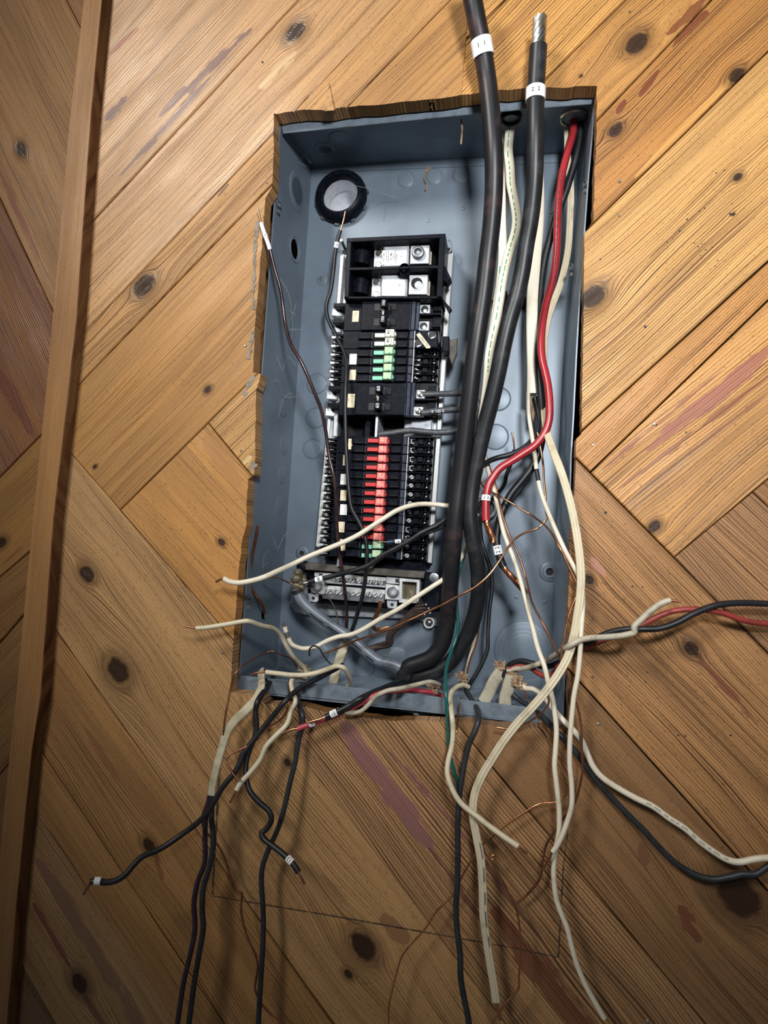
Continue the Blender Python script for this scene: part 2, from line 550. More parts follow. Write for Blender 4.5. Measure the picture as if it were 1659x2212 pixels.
def wire(label, pts, dep, w, m, cat='wire', name='wire', copper=(), bands=(), flat=None, lobes=0, cm='copper', yref=None,
         extra=None, group=None, part='insulation', strands=0, ink=None, sleeve=None, taper=None):
    """copper: list of (from, to) control indices left bare; bands: (index centre, length px, text, turn)"""
    at, seg, N = path(pts, dep)
    yr = yref if yref is not None else (dep if not isinstance(dep, (list, tuple)) else sum(d[1] for d in dep) / len(dep))
    r = w * 0.5 * S(yr)
    kw = {'label': label, 'category': cat}
    if group:
        kw['group'] = group
    bare = sorted(copper)
    ins = []
    a = 0.0
    for (c0, c1) in bare:
        if c0 > a:
            ins.append((a, c0))
        a = c1
    if a < N:
        ins.append((a, N))
    single = not bare and not bands and not ink and not sleeve

    def body(mb, s0, s1, k=1.0):
        p = seg(s0, s1)
        rr = 1.0 if flat else r * k
        if taper:
            rr = [rr * (taper[0] + (taper[1] - taper[0]) * i / (len(p) - 1)) for i in range(len(p))]
        if flat:
            mb.tube(p, rr, 40 if lobes else 20, flat=(r, r * flat), lobes=lobes)
        else:
            mb.tube(p, rr, 12 if w > 20 else 10)
        return mb
    if single:
        mb = MB()
        for s0, s1 in ins:
            body(mb, s0, s1)
        o = mb.build(name, m, None, True)
        for k, v in kw.items():
            o[k] = v
        return o
    root = empty(name, at(0.0), **kw)
    for s0, s1 in ins:
        ip = body(MB(), s0, s1).build(part, m, root, True)
    for c0, c1 in bare:
        mb = MB()
        p = seg(c0, c1)
        if strands:
            n = len(p)
            for k in range(strands):
                q = []
                for i, pp in enumerate(p):
                    t = (p[min(i + 1, n - 1)] - p[max(0, i - 1)]).normalized()
                    s1_ = t.orthogonal().normalized()
                    s1_ = t.cross(Vector((0, 1, 0))).normalized()
                    s2_ = t.cross(s1_)
                    aa = 2 * PI * k / strands + i * 0.55
                    q.append(pp + (s1_ * math.cos(aa) + s2_ * math.sin(aa)) * r * 0.56)
                mb.tube(q, r * 0.27, 6)
            mb.build('conductor', cm, root, True)
        else:
            mb.tube(p, r * 0.44, 8)
            mb.build('conductor', cm, root, True)
    for bd in bands:
        ci, ln, txt, turn = bd[:4]
        c = at(ci)
        e = 0.02
        t = (at(min(ci + e, N)) - at(max(ci - e, 0))).normalized()
        h = ln * 0.5 * S(c.y)
        R = r * (flat and 1.0 or 1.09) + 0.0003
        bn = MB().tube([c - t * h, c - t * h * 0.5, c + t * h * 0.5, c + t * h], R, 24).build('marker_band', 'tag', root, True)
        view = (CAM - c)
        nn = (view - t * view.dot(t)).normalized()
        sd = nn.cross(t)
        if txt:
            vs, fs = fine(*glyphs(txt))
            k = (bd[4] if len(bd) > 4 else min(ln * 0.6, w * 0.6)) * S(c.y) * 1.3
            ca, sa = math.cos(turn), math.sin(turn)
            out = []
            for a_, b_ in vs:
                al = (a_ * ca - b_ * sa) * k
                ac = (a_ * sa + b_ * ca) * k
                th = ac / R
                out.append(c + t * al + (sd * math.sin(th) + nn * math.cos(th)) * (R * 1.02 + 0.00015))
            MB().add(out, fs).build('lettering', 'ink', bn)
    if ink:                                           # a broken printed line along the cable
        i0, i1, im, ofs, lo, hi = ink
        mb = MB()
        u = i0
        rnd = random.Random(len(label))
        while u < i1:
            du = rnd.uniform(lo, hi)
            p = seg(u, min(u + du, i1))
            top, bot = [], []
            for i, c in enumerate(p):
                t = (p[min(i + 1, len(p) - 1)] - p[max(0, i - 1)]).normalized()
                view = (CAM - c)
                nn = (view - t * view.dot(t)).normalized()
                sd = t.cross(nn)
                th = r * (flat or 1.0)
                for lst, ww in ((top, ofs + 0.10), (bot, ofs - 0.10)):
                    lst.append(c + sd * ww * r + nn * (th * (1.0 if flat else math.sqrt(max(0.05, 1 - ww * ww))) + 0.00025))
            n = len(p)
            mb.add(top + bot, [(i, i + 1, n + i + 1, n + i) for i in range(n - 1)])
            u += du * rnd.uniform(1.25, 1.8)
        mb.build('print_line', im, root)
    if sleeve:
        for (s0, s1, sm, k) in sleeve:
            MB().tube(seg(s0, s1), r * k, 10).build('sleeve', sm, root, True)
    return root


# ================================================================= SETTING: plank wall
YF, YB = -0.022, -0.003
wall = empty('wall_back', (0, 0, 0), kind='structure', label='old pine board wall laid in a herringbone around the breaker panel')
LN = {
    'BAT': ((215, 0), (31, 2212)), 'B1': ((576, 72), (304, 365)), 'B2': ((863, 0), (210, 687)), 'C': ((971, 0), (170, 830)),
    'D': ((1089, 0), (866, 225)), 'E': ((1336, 13), (1172, 175)), 'F': ((1535, 0), (1292, 256)), 'G': ((1659, 111), (1285, 478)),
    'H': ((1659, 565), (1255, 932)), 'I': ((1659, 650), (1277, 1019)), 'J': ((1659, 1036), (1461, 1201)),
    'K': ((255, 1105), (450, 912)), 'q': ((154, 982), (505, 1387)), 'q2': ((450, 915), (545, 1030)), 'R': ((1247, 992), (1659, 1410)),
    'RJ': ((1627, 1062), (1659, 1092)), 'k': ((1234, 1453), (1659, 1925)), 'l': ((1020, 1606), (1330, 1980)), 'm': ((560, 1516), (912, 1977)),
    'RS': ((115, 1356), (466, 1858)), 'n': ((92, 1631), (388, 2073)), 'o': ((79, 1752), (378, 2208)), 't': ((51, 2097), (110, 2200)),
    'a0': ((144, 0), (172, 55)), 'a1': ((0, 430), (112, 669)), 'b0': ((0, 1029), (85, 942)), 'b1': ((0, 1246), (60, 1195)),
    'b2': ((0, 1387), (47, 1333)), 'b3': ((0, 1672), (18, 1650)),
    'top': ((500, 405), (1300, 405)), 'low': ((400, 1400), (1300, 1400)), 'low2': ((400, 1499), (1300, 1499)), 'mid': ((1000, 200), (900, 1500)), 'rgt': ((1200, 990), (1150, 1500)),
}
BIG = [(-900, -800), (2900, -800), (2900, 3100), (-900, 3100)]


def clip(poly, line, ref):
    (ax, ay), (bx, by) = line
    sd = lambda p: (bx - ax) * (p[1] - ay) - (by - ay) * (p[0] - ax)
    sg = 1 if sd(ref) > 0 else -1
    out = []
    for i, p in enumerate(poly):
        q = poly[(i + 1) % len(poly)]
        a, b = sd(p) * sg, sd(q) * sg
        if a >= 0:
            out.append(p)
        if a * b < 0:
            t = a / (a - b)
            out.append((p[0] + (q[0] - p[0]) * t, p[1] + (q[1] - p[1]) * t))
    return out


def inset(poly, g):                                   # poly of (x, z), counter-clockwise
    n = len(poly)
    out = []
    for i in range(n):
        p0, p1, p2 = Vector(poly[i - 1]), Vector(poly[i]), Vector(poly[(i + 1) % n])
        d1, d2 = (p1 - p0).normalized(), (p2 - p1).normalized()
        n1, n2 = Vector((-d1.y, d1.x)), Vector((-d2.y, d2.x))
        k = 1 + n1.dot(n2)
        out.append(p1 + (n1 + n2) * (g / max(0.3, k)))
    return out


HOLE = [(591, 244), (598, 246), (632, 240), (656, 237), (700, 238), (728, 234), (762, 230), (850, 222), (940, 213), (1000, 203), (1065, 195),
        (1132, 189), (1200, 188), (1290, 184), (1288, 300), (1284, 400), (1282, 476), (1263, 500), (1261, 600), (1260, 707), (1258, 800), (1256, 938),
        (1245, 948), (1244, 1000), (1238, 1080), (1231, 1184), (1228, 1280), (1226, 1355), (1227, 1466), (1226, 1576), (1150, 1572), (1062, 1567),
        (1006, 1559), (984, 1559), (900, 1556), (840, 1557), (760, 1546), (702, 1538), (656, 1526), (600, 1522), (574, 1521), (567, 1500), (498, 1496),
        (499, 1460), (506, 1351), (515, 1242), (523, 1166), (532, 1134), (535, 1036), (550, 1025), (553, 845), (564, 808), (546, 804), (551, 697),
        (564, 546), (569, 490), (573, 428), (587, 404), (591, 330)]


def hole_cutter():
    pts = []
    rnd = random.Random(3)
    for i, p in enumerate(HOLE):
        q = HOLE[(i + 1) % len(HOLE)]
        n = max(1, int(math.hypot(q[0] - p[0], q[1] - p[1]) / 14))
        for k in range(n):
            t = k / n
            j = 0 if k == 0 else 1.3
            pts.append((p[0] + (q[0] - p[0]) * t + rnd.uniform(-j, j), p[1] + (q[1] - p[1]) * t + rnd.uniform(-j, j)))
    a = [P(x, y, YF) for x, y in pts]
    f = [Vector((p.x, YF - 0.02, p.z)) for p in a]
    b = [Vector((p.x, YB + 0.02, p.z)) for p in a]
    return MB().hexa(f, b).build('cutter', 'ink')


_d = lambda c: (min(.9, c[0] * 1.08), c[1] * .96, c[2] * .83)
HONEY, TAN, GOLD, BROWN, RED = (0.52, 0.30, 0.115), (0.50, 0.315, 0.15), (0.58, 0.335, 0.115), (0.33, 0.175, 0.072), (0.30, 0.135, 0.058)
DK, DK2, DKR = (0.125, 0.055, 0.020), (0.085, 0.040, 0.018), (0.095, 0.028, 0.016)
PURP, PINK, RSTN = (0.115, 0.055, 0.062), (0.27, 0.095, 0.080), (0.115, 0.022, 0.015)
# reference pixel, bounding joints, joint the grain follows, light, dark, knots (px, py, radius px), stains (px..px, half width, colour, hardness), options
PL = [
    ((330, 120), 'BAT B1', 'B1', (0.56, 0.36, 0.185), DK, [], [(545, 60, 330, 262, 14, PURP, 2.2), (300, 60, 236, 118, 9, (0.30, 0.085, 0.04), .6), (275, 208, 226, 262, 11, PURP, 2.4), (455, 165, 260, 380, 8, PURP, 2.6)], dict(period=.0034, contrast=.55, rough=.36, spec=.5)),
    ((450, 260), 'BAT B1 B2', 'B2', (0.53, 0.335, 0.165), DK, [(638, 68, 21)], [(640, 110, 560, 190, 14, (0.60, 0.40, 0.20), 2.5)], dict(contrast=.55, rough=.36, spec=.5)),
    ((450, 520), 'BAT B2 C', 'C', (0.50, 0.305, 0.135), DK, [(311, 617, 25)], [(495, 396, 470, 425, 4, DK2, .8)], dict(contrast=.6)),
    ((860, 180), 'C D top', 'D', (0.56, 0.325, 0.12), DK, [], [], dict(contrast=.7)),
    ((1100, 100), 'D E top', 'E', GOLD, DK, [], [(1148, 30, 1060, 95, 13, (0.36, 0.165, 0.055), 1.4), (1030, 155, 990, 190, 6, (0.36, 0.165, 0.055), 1.4)], dict(contrast=.75, period=.0034)),
    ((1300, 140), 'E F top', 'F', (0.47, 0.265, 0.095), DK, [(1376, 92, 21), (1255, 163, 3)], [(1530, -10, 1440, 75, 12, RSTN, 1.5), (1352, 208, 1322, 240, 11, RSTN, 1.2)], dict(contrast=.8)),
    ((1450, 250), 'F G mid', 'G', (0.45, 0.235, 0.080), DK, [(1330, 280, 13), (1592, 162, 14)], [(1530, 22, 1452, 102, 10, RSTN, 1.5), (1424, 150, 1380, 208, 7, RSTN, 1.2), (1352, 215, 1332, 245, 9, RSTN, 1.2), (1590, 160, 1370, 385, 8, (0.56, .30, .09), .5)], dict(contrast=.9)),
    ((1450, 550), 'G H mid', 'H', (0.60, 0.375, 0.150), DK, [(1281, 640, 22), (1594, 382, 8), (1584, 463, 3)], [(1600, 372, 1400, 560, 3, DK, 1.5)], dict(contrast=.78, period=.0027, warp=.004)),
    ((1450, 800), 'H I R mid', 'I', (0.50, 0.27, 0.095), DK, [], [], dict(contrast=.85, period=.0026, warp=.005)),
    ((1500, 1000), 'I J R mid', 'J', (0.545, 0.31, 0.115), DK2, [(1414, 1137, 11)], [(1690, 735, 1395, 975, 15, PINK, 1.7), (1690, 790, 1330, 1060, 6, (0.20, .07, .04), 2.4), (1660, 850, 1480, 985, 4, (0.20, .07, .04), 2.2), (1560, 800, 1300, 1015, 4, (0.20, .07, .04), 2.2)], dict(contrast=.65, period=.0032)),
    ((1640, 1200), 'RJ R J', 'R', (0.36, 0.215, 0.115), DK2, [], [], dict(contrast=.85)),
    ((1700, 1075), 'RJ J', 'R', (0.38, 0.215, 0.105), DK2, [], [], dict(contrast=.8)),
    ((1500, 1400), 'k R rgt', 'R', (0.405, 0.235, 0.110), DK2, [(1494, 1401, 13), (1272, 1252, 9)], [(1500, 1408, 1640, 1570, 9, (0.13, .035, .022), 1.9), (1275, 1205, 1310, 1245, 10, (0.42, .20, .15), 1.6)], dict(contrast=.72)),
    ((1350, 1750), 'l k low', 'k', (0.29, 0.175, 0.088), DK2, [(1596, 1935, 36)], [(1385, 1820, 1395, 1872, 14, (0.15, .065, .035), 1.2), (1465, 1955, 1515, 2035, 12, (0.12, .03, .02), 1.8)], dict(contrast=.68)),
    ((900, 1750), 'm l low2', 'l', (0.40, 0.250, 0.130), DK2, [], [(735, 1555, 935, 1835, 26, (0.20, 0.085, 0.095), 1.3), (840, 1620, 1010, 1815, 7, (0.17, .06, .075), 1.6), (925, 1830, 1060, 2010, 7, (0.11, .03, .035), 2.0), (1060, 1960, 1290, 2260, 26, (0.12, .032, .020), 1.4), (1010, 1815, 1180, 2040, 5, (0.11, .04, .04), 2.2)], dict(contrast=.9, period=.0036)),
    ((300, 1350), 'A', 'm', (0.44, 0.285, 0.140), DK, [(187, 1240, 18), (254, 1449, 26), (621, 1648, 8), (785, 2046, 26), (752, 2105, 9)], [(825, 1975, 880, 2040, 20, (.20, .10, .05), 1.4)], dict(contrast=.62, period=.0032)),
    ((250, 1750), 'BAT RS n', 'RS', (0.40, 0.235, 0.100), DK, [(322, 1828, 15)], [(334, 1850, 352, 1905, 8, (0.20, .08, .035), .8), (180, 1570, 260, 1690, 10, (0.24, .10, .04), 1.2)], dict(contrast=.62, period=.0034)),
    ((120, 1735), 'BAT n o', 'o', (0.40, 0.235, 0.10), DK, [], [], dict(contrast=.6)),
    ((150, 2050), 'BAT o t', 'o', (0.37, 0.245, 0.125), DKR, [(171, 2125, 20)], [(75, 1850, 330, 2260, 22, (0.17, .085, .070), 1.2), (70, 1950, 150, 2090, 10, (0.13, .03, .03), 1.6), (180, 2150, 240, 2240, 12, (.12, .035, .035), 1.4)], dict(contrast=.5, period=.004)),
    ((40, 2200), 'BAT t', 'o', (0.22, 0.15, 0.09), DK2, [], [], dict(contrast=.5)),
    ((350, 820), 'BAT C K q mid', 'K', (0.43, 0.25, 0.098), DK, [(448, 842, 8), (205, 1008, 5)], [(380, 808, 403, 828, 4, (.10, .04, .02), .8), (450, 775, 420, 812, 6, (.30, .15, .06), 1.)], dict(contrast=.58)),
    ((520, 940), 'K q2 mid', 'K', (0.50, 0.32, 0.14), DK, [], [(545, 985, 510, 1020, 8, (.6, .42, .2), 2.)], dict(contrast=.65)),
    ((400, 1150), 'K q q2 mid', 'q', (0.46, 0.255, 0.088), DK, [(478, 1171, 8)], [(440, 940, 520, 1050, 24, (.33, .16, .055), .8)], dict(contrast=.5, period=.0022)),
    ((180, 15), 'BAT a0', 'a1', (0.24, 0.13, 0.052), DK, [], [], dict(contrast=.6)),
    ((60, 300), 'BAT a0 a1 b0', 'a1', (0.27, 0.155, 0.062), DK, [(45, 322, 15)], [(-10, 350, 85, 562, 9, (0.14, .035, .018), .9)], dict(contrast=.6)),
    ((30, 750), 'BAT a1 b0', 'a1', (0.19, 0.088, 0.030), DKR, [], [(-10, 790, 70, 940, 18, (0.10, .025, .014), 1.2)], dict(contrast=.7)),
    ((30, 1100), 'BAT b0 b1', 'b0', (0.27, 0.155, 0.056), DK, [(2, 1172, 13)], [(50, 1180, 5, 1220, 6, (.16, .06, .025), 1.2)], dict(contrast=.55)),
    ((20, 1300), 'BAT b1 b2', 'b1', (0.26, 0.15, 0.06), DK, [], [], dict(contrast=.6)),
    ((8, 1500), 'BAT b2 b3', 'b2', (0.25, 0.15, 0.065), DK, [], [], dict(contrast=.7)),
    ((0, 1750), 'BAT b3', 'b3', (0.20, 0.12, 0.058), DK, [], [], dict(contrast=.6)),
]
cutter = hole_cutter()
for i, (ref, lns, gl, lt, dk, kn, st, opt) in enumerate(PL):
    if lns == 'A':
        poly = [(133, 958), (154, 982), (505, 1387), (553, 1500), (912, 1977), (1100, 2225), (1200, 2352), (822, 2352), (661, 2132), (466, 1858), (115, 1356), (101, 1336)]
    else:
        poly = BIG
        for l in lns.split():
            poly = clip(poly, LN[l], ref)
    w2 = [(P(x, y, YF).x, P(x, y, YF).z) for x, y in poly]
    if sum(w2[k - 1][0] * w2[k][1] - w2[k][0] * w2[k - 1][1] for k in range(len(w2))) < 0:
        w2.reverse()
    ref_w = P(*ref, YF)
    a, b = P(*LN[gl][0], YF), P(*LN[gl][1], YF)
    ang = math.atan2(b.z - a.z, b.x - a.x)
    rnd = random.Random(100 + i)
    y0 = YF + rnd.uniform(-0.0004, 0.0010)
    g = rnd.uniform(0.0004, 0.0009)
    p1 = inset(w2, g)
    p2 = inset(w2, g + 0.0012)
    mb = MB()
    A = [Vector((p.x, y0, p.y)) for p in p2]
    B = [Vector((p.x, y0 + 0.0012, p.y)) for p in p1]
    Cc = [Vector((p.x, YB, p.y)) for p in p1]
    n = len(A)
    fs = [tuple(range(n))[::-1], tuple(range(2 * n, 3 * n))]
    for k0 in (0, n):
        for q in range(n):
            j = (q + 1) % n
            fs.append((k0 + q, k0 + j, k0 + n + j, k0 + n + q))
    mb.add(A + B + Cc, fs)
    kk = []
    for kx, ky, kr in kn:
        w = P(kx, ky, YF)
        kk.append((w.x, w.z, kr * S(YF)))
    ss = []
    for (x0, y0_, x1, y1, hw, col, hard) in st:
        wa, wb = P(x0, y0_, YF), P(x1, y1, YF)
        ss.append((wa.x, wa.z, wb.x, wb.z, hw * S(YF), col, hard))
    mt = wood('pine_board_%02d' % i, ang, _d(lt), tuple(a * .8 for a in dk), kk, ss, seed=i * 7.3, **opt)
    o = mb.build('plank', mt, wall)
    xs = [p[0] for p in poly]
    ys = [p[1] for p in poly]
    cut(o, cutter)
drop(cutter)
MB().hexa([Vector((x, 0.205, z)) for x, z in ((-1.7, -1.9), (1.9, -1.9), (1.9, 1.7), (-1.7, 1.7))],
          [Vector((x, 0.22, z)) for x, z in ((-1.7, -1.9), (1.9, -1.9), (1.9, 1.7), (-1.7, 1.7))]).build('sheathing', 'dark_wood', wall)

MB().hexa([Vector((-.245, -.002, -.6)), Vector((-.203, -.002, -.6)), Vector((-.203, -.002, .6)), Vector((-.245, -.002, .6))],
          [Vector((-.245, .15, -.6)), Vector((-.203, .15, -.6)), Vector((-.203, .15, .6)), Vector((-.245, .15, .6))]).build('stud', 'splinter', wall)
# pencilled rectangle under the panel, filler smears and nail heads
def mark(name, pts, w, m, y=YF - 0.0006, jit=0.0):
    rnd = random.Random(len(pts))
    mb = MB()
    dense = []
    for (x0, y0), (x1, y1) in zip(pts, pts[1:]):
        n = max(1, int(math.hypot(x1 - x0, y1 - y0) / 6))
        dense += [(x0 + (x1 - x0) * k / n, y0 + (y1 - y0) * k / n) for k in range(n)]
    dense.append(pts[-1])
    a, b = [], []
    for i, (x, y_) in enumerate(dense):
        x1, y1 = dense[min(i + 1, len(dense) - 1)]
        x0, y0 = dense[max(i - 1, 0)]
        L = math.hypot(x1 - x0, y1 - y0)
        nx, ny = -(y1 - y0) / L, (x1 - x0) / L
        k = w * 0.5 * (1 + rnd.uniform(-jit, jit))
        a.append(P(x + nx * k, y_ + ny * k, y))
        b.append(P(x - nx * k, y_ - ny * k, y))
    n = len(a)
    mb.add(a + b, [(i, i + 1, n + i + 1, n + i) for i in range(n - 1)])
    return mb.build(name, m, wall)


mark('pencil_line', [(474, 1650), (469, 1740), (463, 1840), (458, 1932)], 2.2, 'pencil', jit=.7)
mark('pencil_line', [(460, 1935), (560, 1952), (700, 1975), (860, 2003), (1010, 2030), (1100, 2046), (1207, 2068)], 2.0, 'pencil', jit=.7)
mark('pencil_line', [(1232, 1690), (1226, 1800), (1217, 1870), (1210, 1990), (1206, 2068)], 2.2, 'pencil', jit=.7)
for pts, w in (([(556, 478), (550, 540), (549, 590), (545, 640), (549, 668)], 6), ([(547, 715), (541, 745), (536, 775)], 7), ([(548, 812), (533, 838), (527, 855)], 9), ([(551, 1000), (540, 1018)], 9)):
    mark('filler_smear', pts, w, 'plaster', jit=.6)
for px, py, r in ((1293, 1564, 3.4), (1338, 392, 3.4), (1337, 466, 2.4), (1413, 916, 3), (1281, 961, 2.8), (530, 747, 3), (521, 974, 3), (482, 1409, 3), (1280, 1462, 2.6), (1399, 2206, 4), (1360, 25, 2.4)):
    MB().lathe(P(px, py, YF), Vector((0, -1, 0)), [(r * S(YF), -0.001), (r * S(YF), 0.0007), (r * 0.6 * S(YF), 0.0012)], 10).build('nail_head', 'nail', wall)
nw = P(1413, 916, YF)
for px, py, r in ((1394, 706, 3.2), (1418, 918, 2), (1482, 934, 2), (1308, 1107, 3), (1366, 1267, 1.6), (567, 134, 2.4), (1578, 463, 3), (577, 396, 2.2), (1297, 560, 2), (1565, 368, 1.6), (1547, 374, 1.6), (1522, 450, 1.7), (1511, 456, 1.6), (1484, 474, 2), (1468, 499, 2), (1441, 523, 1.5), (1500, 525, 1.4), (1508, 533, 1.5), (1516, 527, 1.3), (1524, 540, 1.5), (1513, 552, 1.4), (1538, 534, 1.4), (1550, 563, 1.4), (1545, 575, 1.3), (1581, 440, 1.3), (1578, 1588, 1.6), (1465, 1588, 1.6), (1480, 1590, 1.6), (1388, 1268, 1.6), (1399, 1452, 1.4), (1394, 1473, 1.6)):
    MB().lathe(P(px, py, YF), Vector((0, -1, 0)), [(r * S(YF), -0.001), (r * S(YF), 0.0003)], 8).build('nail_hole', 'ink', wall)
MB().hexa([P(700, 240, YF), P(724, 237, YF), P(712, 178, YF - 0.001)], [P(700, 240, YF - 0.004), P(722, 238, YF - 0.004), P(711, 178, YF - 0.002)]).build('splinter', 'splinter', wall)

# batten covering the corner
tw = []
FR = [(180, 0), (148, 275), (105, 778), (58, 1242), (34, 1500), (17, 1657), (0, 1822), (-32, 2212)]
FL = [(221, 0), (197, 253), (166, 687), (116, 1123), (89, 1500), (70, 1620), (33, 1987), (16, 2212)]
YT = YF - 0.0145
top = lambda L: [(L[0][0] + (L[0][0] - L[1][0]) * 700 / (L[1][1] - L[0][1]), -700)] + L + [(L[-1][0] - 62, 2960)]
lf, rf = [P(x, y, YT) for x, y in top(FR)], [P(x, y, YT) for x, y in top(FL)]
mb = MB()
k = len(lf)
ring = []
for a, b in zip(lf, rf):
    ring.append((Vector((a.x, YF, a.z)), a + Vector((0, .001, 0)), a + Vector((.001, 0, 0)), b - Vector((.001, 0, 0)), b + Vector((0, .001, 0)), Vector((b.x + 0.002, YF, b.z))))
vs = [v for r_ in ring for v in r_]
fs = [(i * 6 + j, i * 6 + (j + 1) % 6, (i + 1) * 6 + (j + 1) % 6, (i + 1) * 6 + j) for i in range(k - 1) for j in range(6)]
fs += [tuple(range(6)), tuple(range((k - 1) * 6, k * 6))]
mb.add(vs, fs)
ba = math.atan2(lf[-1].z - lf[0].z, lf[-1].x - lf[0].x)
kb = [(P(178, 245, YT).x, P(178, 245, YT).z, 0.011)]
bt = mb.build('trim_1', wood('batten_wood', ba, (0.36, 0.185, 0.068), (0.16, 0.07, 0.026), [], [(185, 240, 172, 268, 0, BROWN, 1)] and [], period=.0019, contrast=.42, seed=55.0, warp=.004), None)
bt['kind'] = 'structure'
bt['label'] = 'long upright wooden batten nailed over the board ends at left'
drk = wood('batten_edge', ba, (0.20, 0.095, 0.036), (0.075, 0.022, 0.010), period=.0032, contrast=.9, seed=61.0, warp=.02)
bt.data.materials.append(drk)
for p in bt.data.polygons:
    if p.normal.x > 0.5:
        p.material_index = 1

# ================================================================= PANEL BOX
D = 0.1045
box = empty('panel_box', P(517, 1494, 0), label='grey enamelled steel breaker panel box recessed in the board wall', category='electrical panel')
fTL, fTR, fBR, fBL = P(607, 264), P(1284, 196), P(1214, 1567), P(516, 1492)
bTL, bTR, bBR, bBL = P(674, 362, D), P(1249, 330, D), P(1187, 1503, D), P(598, 1439, D)


def sheet(a, b, c, d, off):                           # four corners plus a thickness vector
    q = [a, b, c, d]
    return MB().hexa(q, [p + off for p in q])


def drill(o, holes, seg=28):
    for c, n, r in holes:
        ct = MB().lathe(c, n, [(r, -0.02), (r, 0.02)], seg).build('cutter', 'ink')
        cut(o, ct)
        drop(ct)


T = 0.0015
back = sheet(bTL + Vector((-.004, 0, .004)), bTR + Vector((.004, 0, .004)), bBR + Vector((.004, 0, -.004)), bBL + Vector((-.004, 0, -.004)), Vector((0, T, 0))).build('back_panel', 'steel', box)
nY = Vector((0, -1, 0))
hubc = P(739, 430, D)
drill(back, [(hubc, nY, 0.0262), (P(653, 1195, D), nY, .0035), (P(1187, 1235, D), nY, .0042)])
wL = sheet(fTL, fBL, bBL, bTL, Vector((-T, 0, 0))).build('left_side', 'steel', box)
nL = (fBL - fTL).cross(bTL - fTL).normalized()
if nL.x < 0:
    nL = -nL
drill(wL, [(on_plane(637, 538, fTL, nL), nL, 0.0125), (on_plane(569, 1327, fTL, nL), nL, 0.0065)])
RF = [(1284, 196), (1277, 301), (1270, 376), (1251, 640), (1244, 760), (1237, 903), (1232, 985), (1228, 1143), (1223, 1328), (1214, 1567)]
RB = [(1249, 330), (1243, 400), (1238, 480), (1222, 680), (1217, 770), (1210, 915), (1206, 990), (1200, 1120), (1194, 1290), (1187, 1503)]
rf_, rb_ = [P(x, y) for x, y in RF], [P(x, y, D) for x, y in RB]
mb = MB()
n = len(RF)
ox = Vector((T, 0, 0))
mb.add(rf_ + rb_ + [p + ox for p in rf_] + [p + ox for p in rb_],
       [(i, i + 1, n + i + 1, n + i) for i in range(n - 1)] + [(2 * n + i, 2 * n + i + 1, 3 * n + i + 1, 3 * n + i) for i in range(n - 1)] +
       [(i, i + 1, 2 * n + i + 1, 2 * n + i) for i in range(n - 1)] + [(n + i, n + i + 1, 3 * n + i + 1, 3 * n + i) for i in range(n - 1)] +
       [(0, n, 3 * n, 2 * n), (n - 1, 2 * n - 1, 4 * n - 1, 3 * n - 1)])
wR = mb.build('right_side', 'steel', box)
wT = sheet(fTL, fTR, bTR, bTL, Vector((0, 0, T))).build('top_side', 'steel', box)
nT = (fTR - fTL).cross(bTL - fTL).normalized()
if nT.z > 0:
    nT = -nT
wB = sheet(fBL, fBR, bBR, bBL, Vector((0, 0, -T))).build('bottom_side', 'steel', box)
nB = (fBR - fBL).cross(bBL - fBL).normalized()
if nB.z < 0:
    nB = -nB
MB().slab([(607, 263), (1284, 197), (1278, 224), (1137, 235), (940, 254), (611, 288)], 0, 0.0014, 0.0005).build('top_flange', 'steel_edge', box)
MB().slab([(516, 1459), (740, 1483), (965, 1508), (1117, 1525), (1211, 1538), (1214, 1567), (1006, 1547), (740, 1514), (516, 1492)], 0, 0.0014, 0.0005).build('bottom_flange', 'steel_edge', box)
# seam strip under the top side
MB().slab([(677, 357), (1250, 332), (1250, 349), (675, 373)], D - 0.0012, D).build('seam_strip', 'steel', box)


def knock(c, n, r, parent=box, name='knockout', m='steel', groove=0.0009):
    MB().lathe(c, n, [(r + groove, -0.0002), (r + groove, 0.0004), (r + groove * .5, 0.0006), (r, 0.0002), (r - 0.0004, 0.0007), (r - 0.0012, 0.0009)], 32).build(name, m, parent, True)


for px, py, r in ((877, 387, 18), (938, 381, 17), (996, 377, 18), (1077, 862, 25), (1070, 944, 27), (684, 829, 23), (682, 903, 23), (675, 970, 22), (787, 1440, 22), (690, 1412, 20), (738, 1410, 18), (858, 1420, 20), (1150, 1470, 20)):
    knock(P(px, py, D), nY, r * S(D))
for r in (60, 52, 42, 34):
    knock(P(1131, 1405, D - .0002 * (70 - r) / 10), nY, r * S(D), name='knockout_ring')
for px, py, r in ((641, 413, .0235), (641, 413, .018), (637, 538, .0175), (612, 880, .012), (614, 962, .0125), (610, 1025, .0125), (605, 1090, .0125), (604, 1105, .004), (578, 1215, .015)):
    c = on_plane(px, py, fTL, nL)
    if (px, py) == (637, 538):
        MB().lathe(c, nL, [(r, -0.0001), (r, 0.0009), (r - .0018, 0.0011), (r - .0028, 0.0001)], 30, False).build('hole_rim', 'steel', box, True)
    else:
        knock(c, nL, r)
for px, py, r in ((703, 322, .0145), (703, 322, .010), (806, 322, .0135), (864, 317, .0105), (740, 300, .018), (945, 285, .030), (945, 285, .022), (850, 290, .012), (1030, 290, .017), (1155, 275, .015)):
    knock(on_plane(px, py, fTL, nT), nT, r)
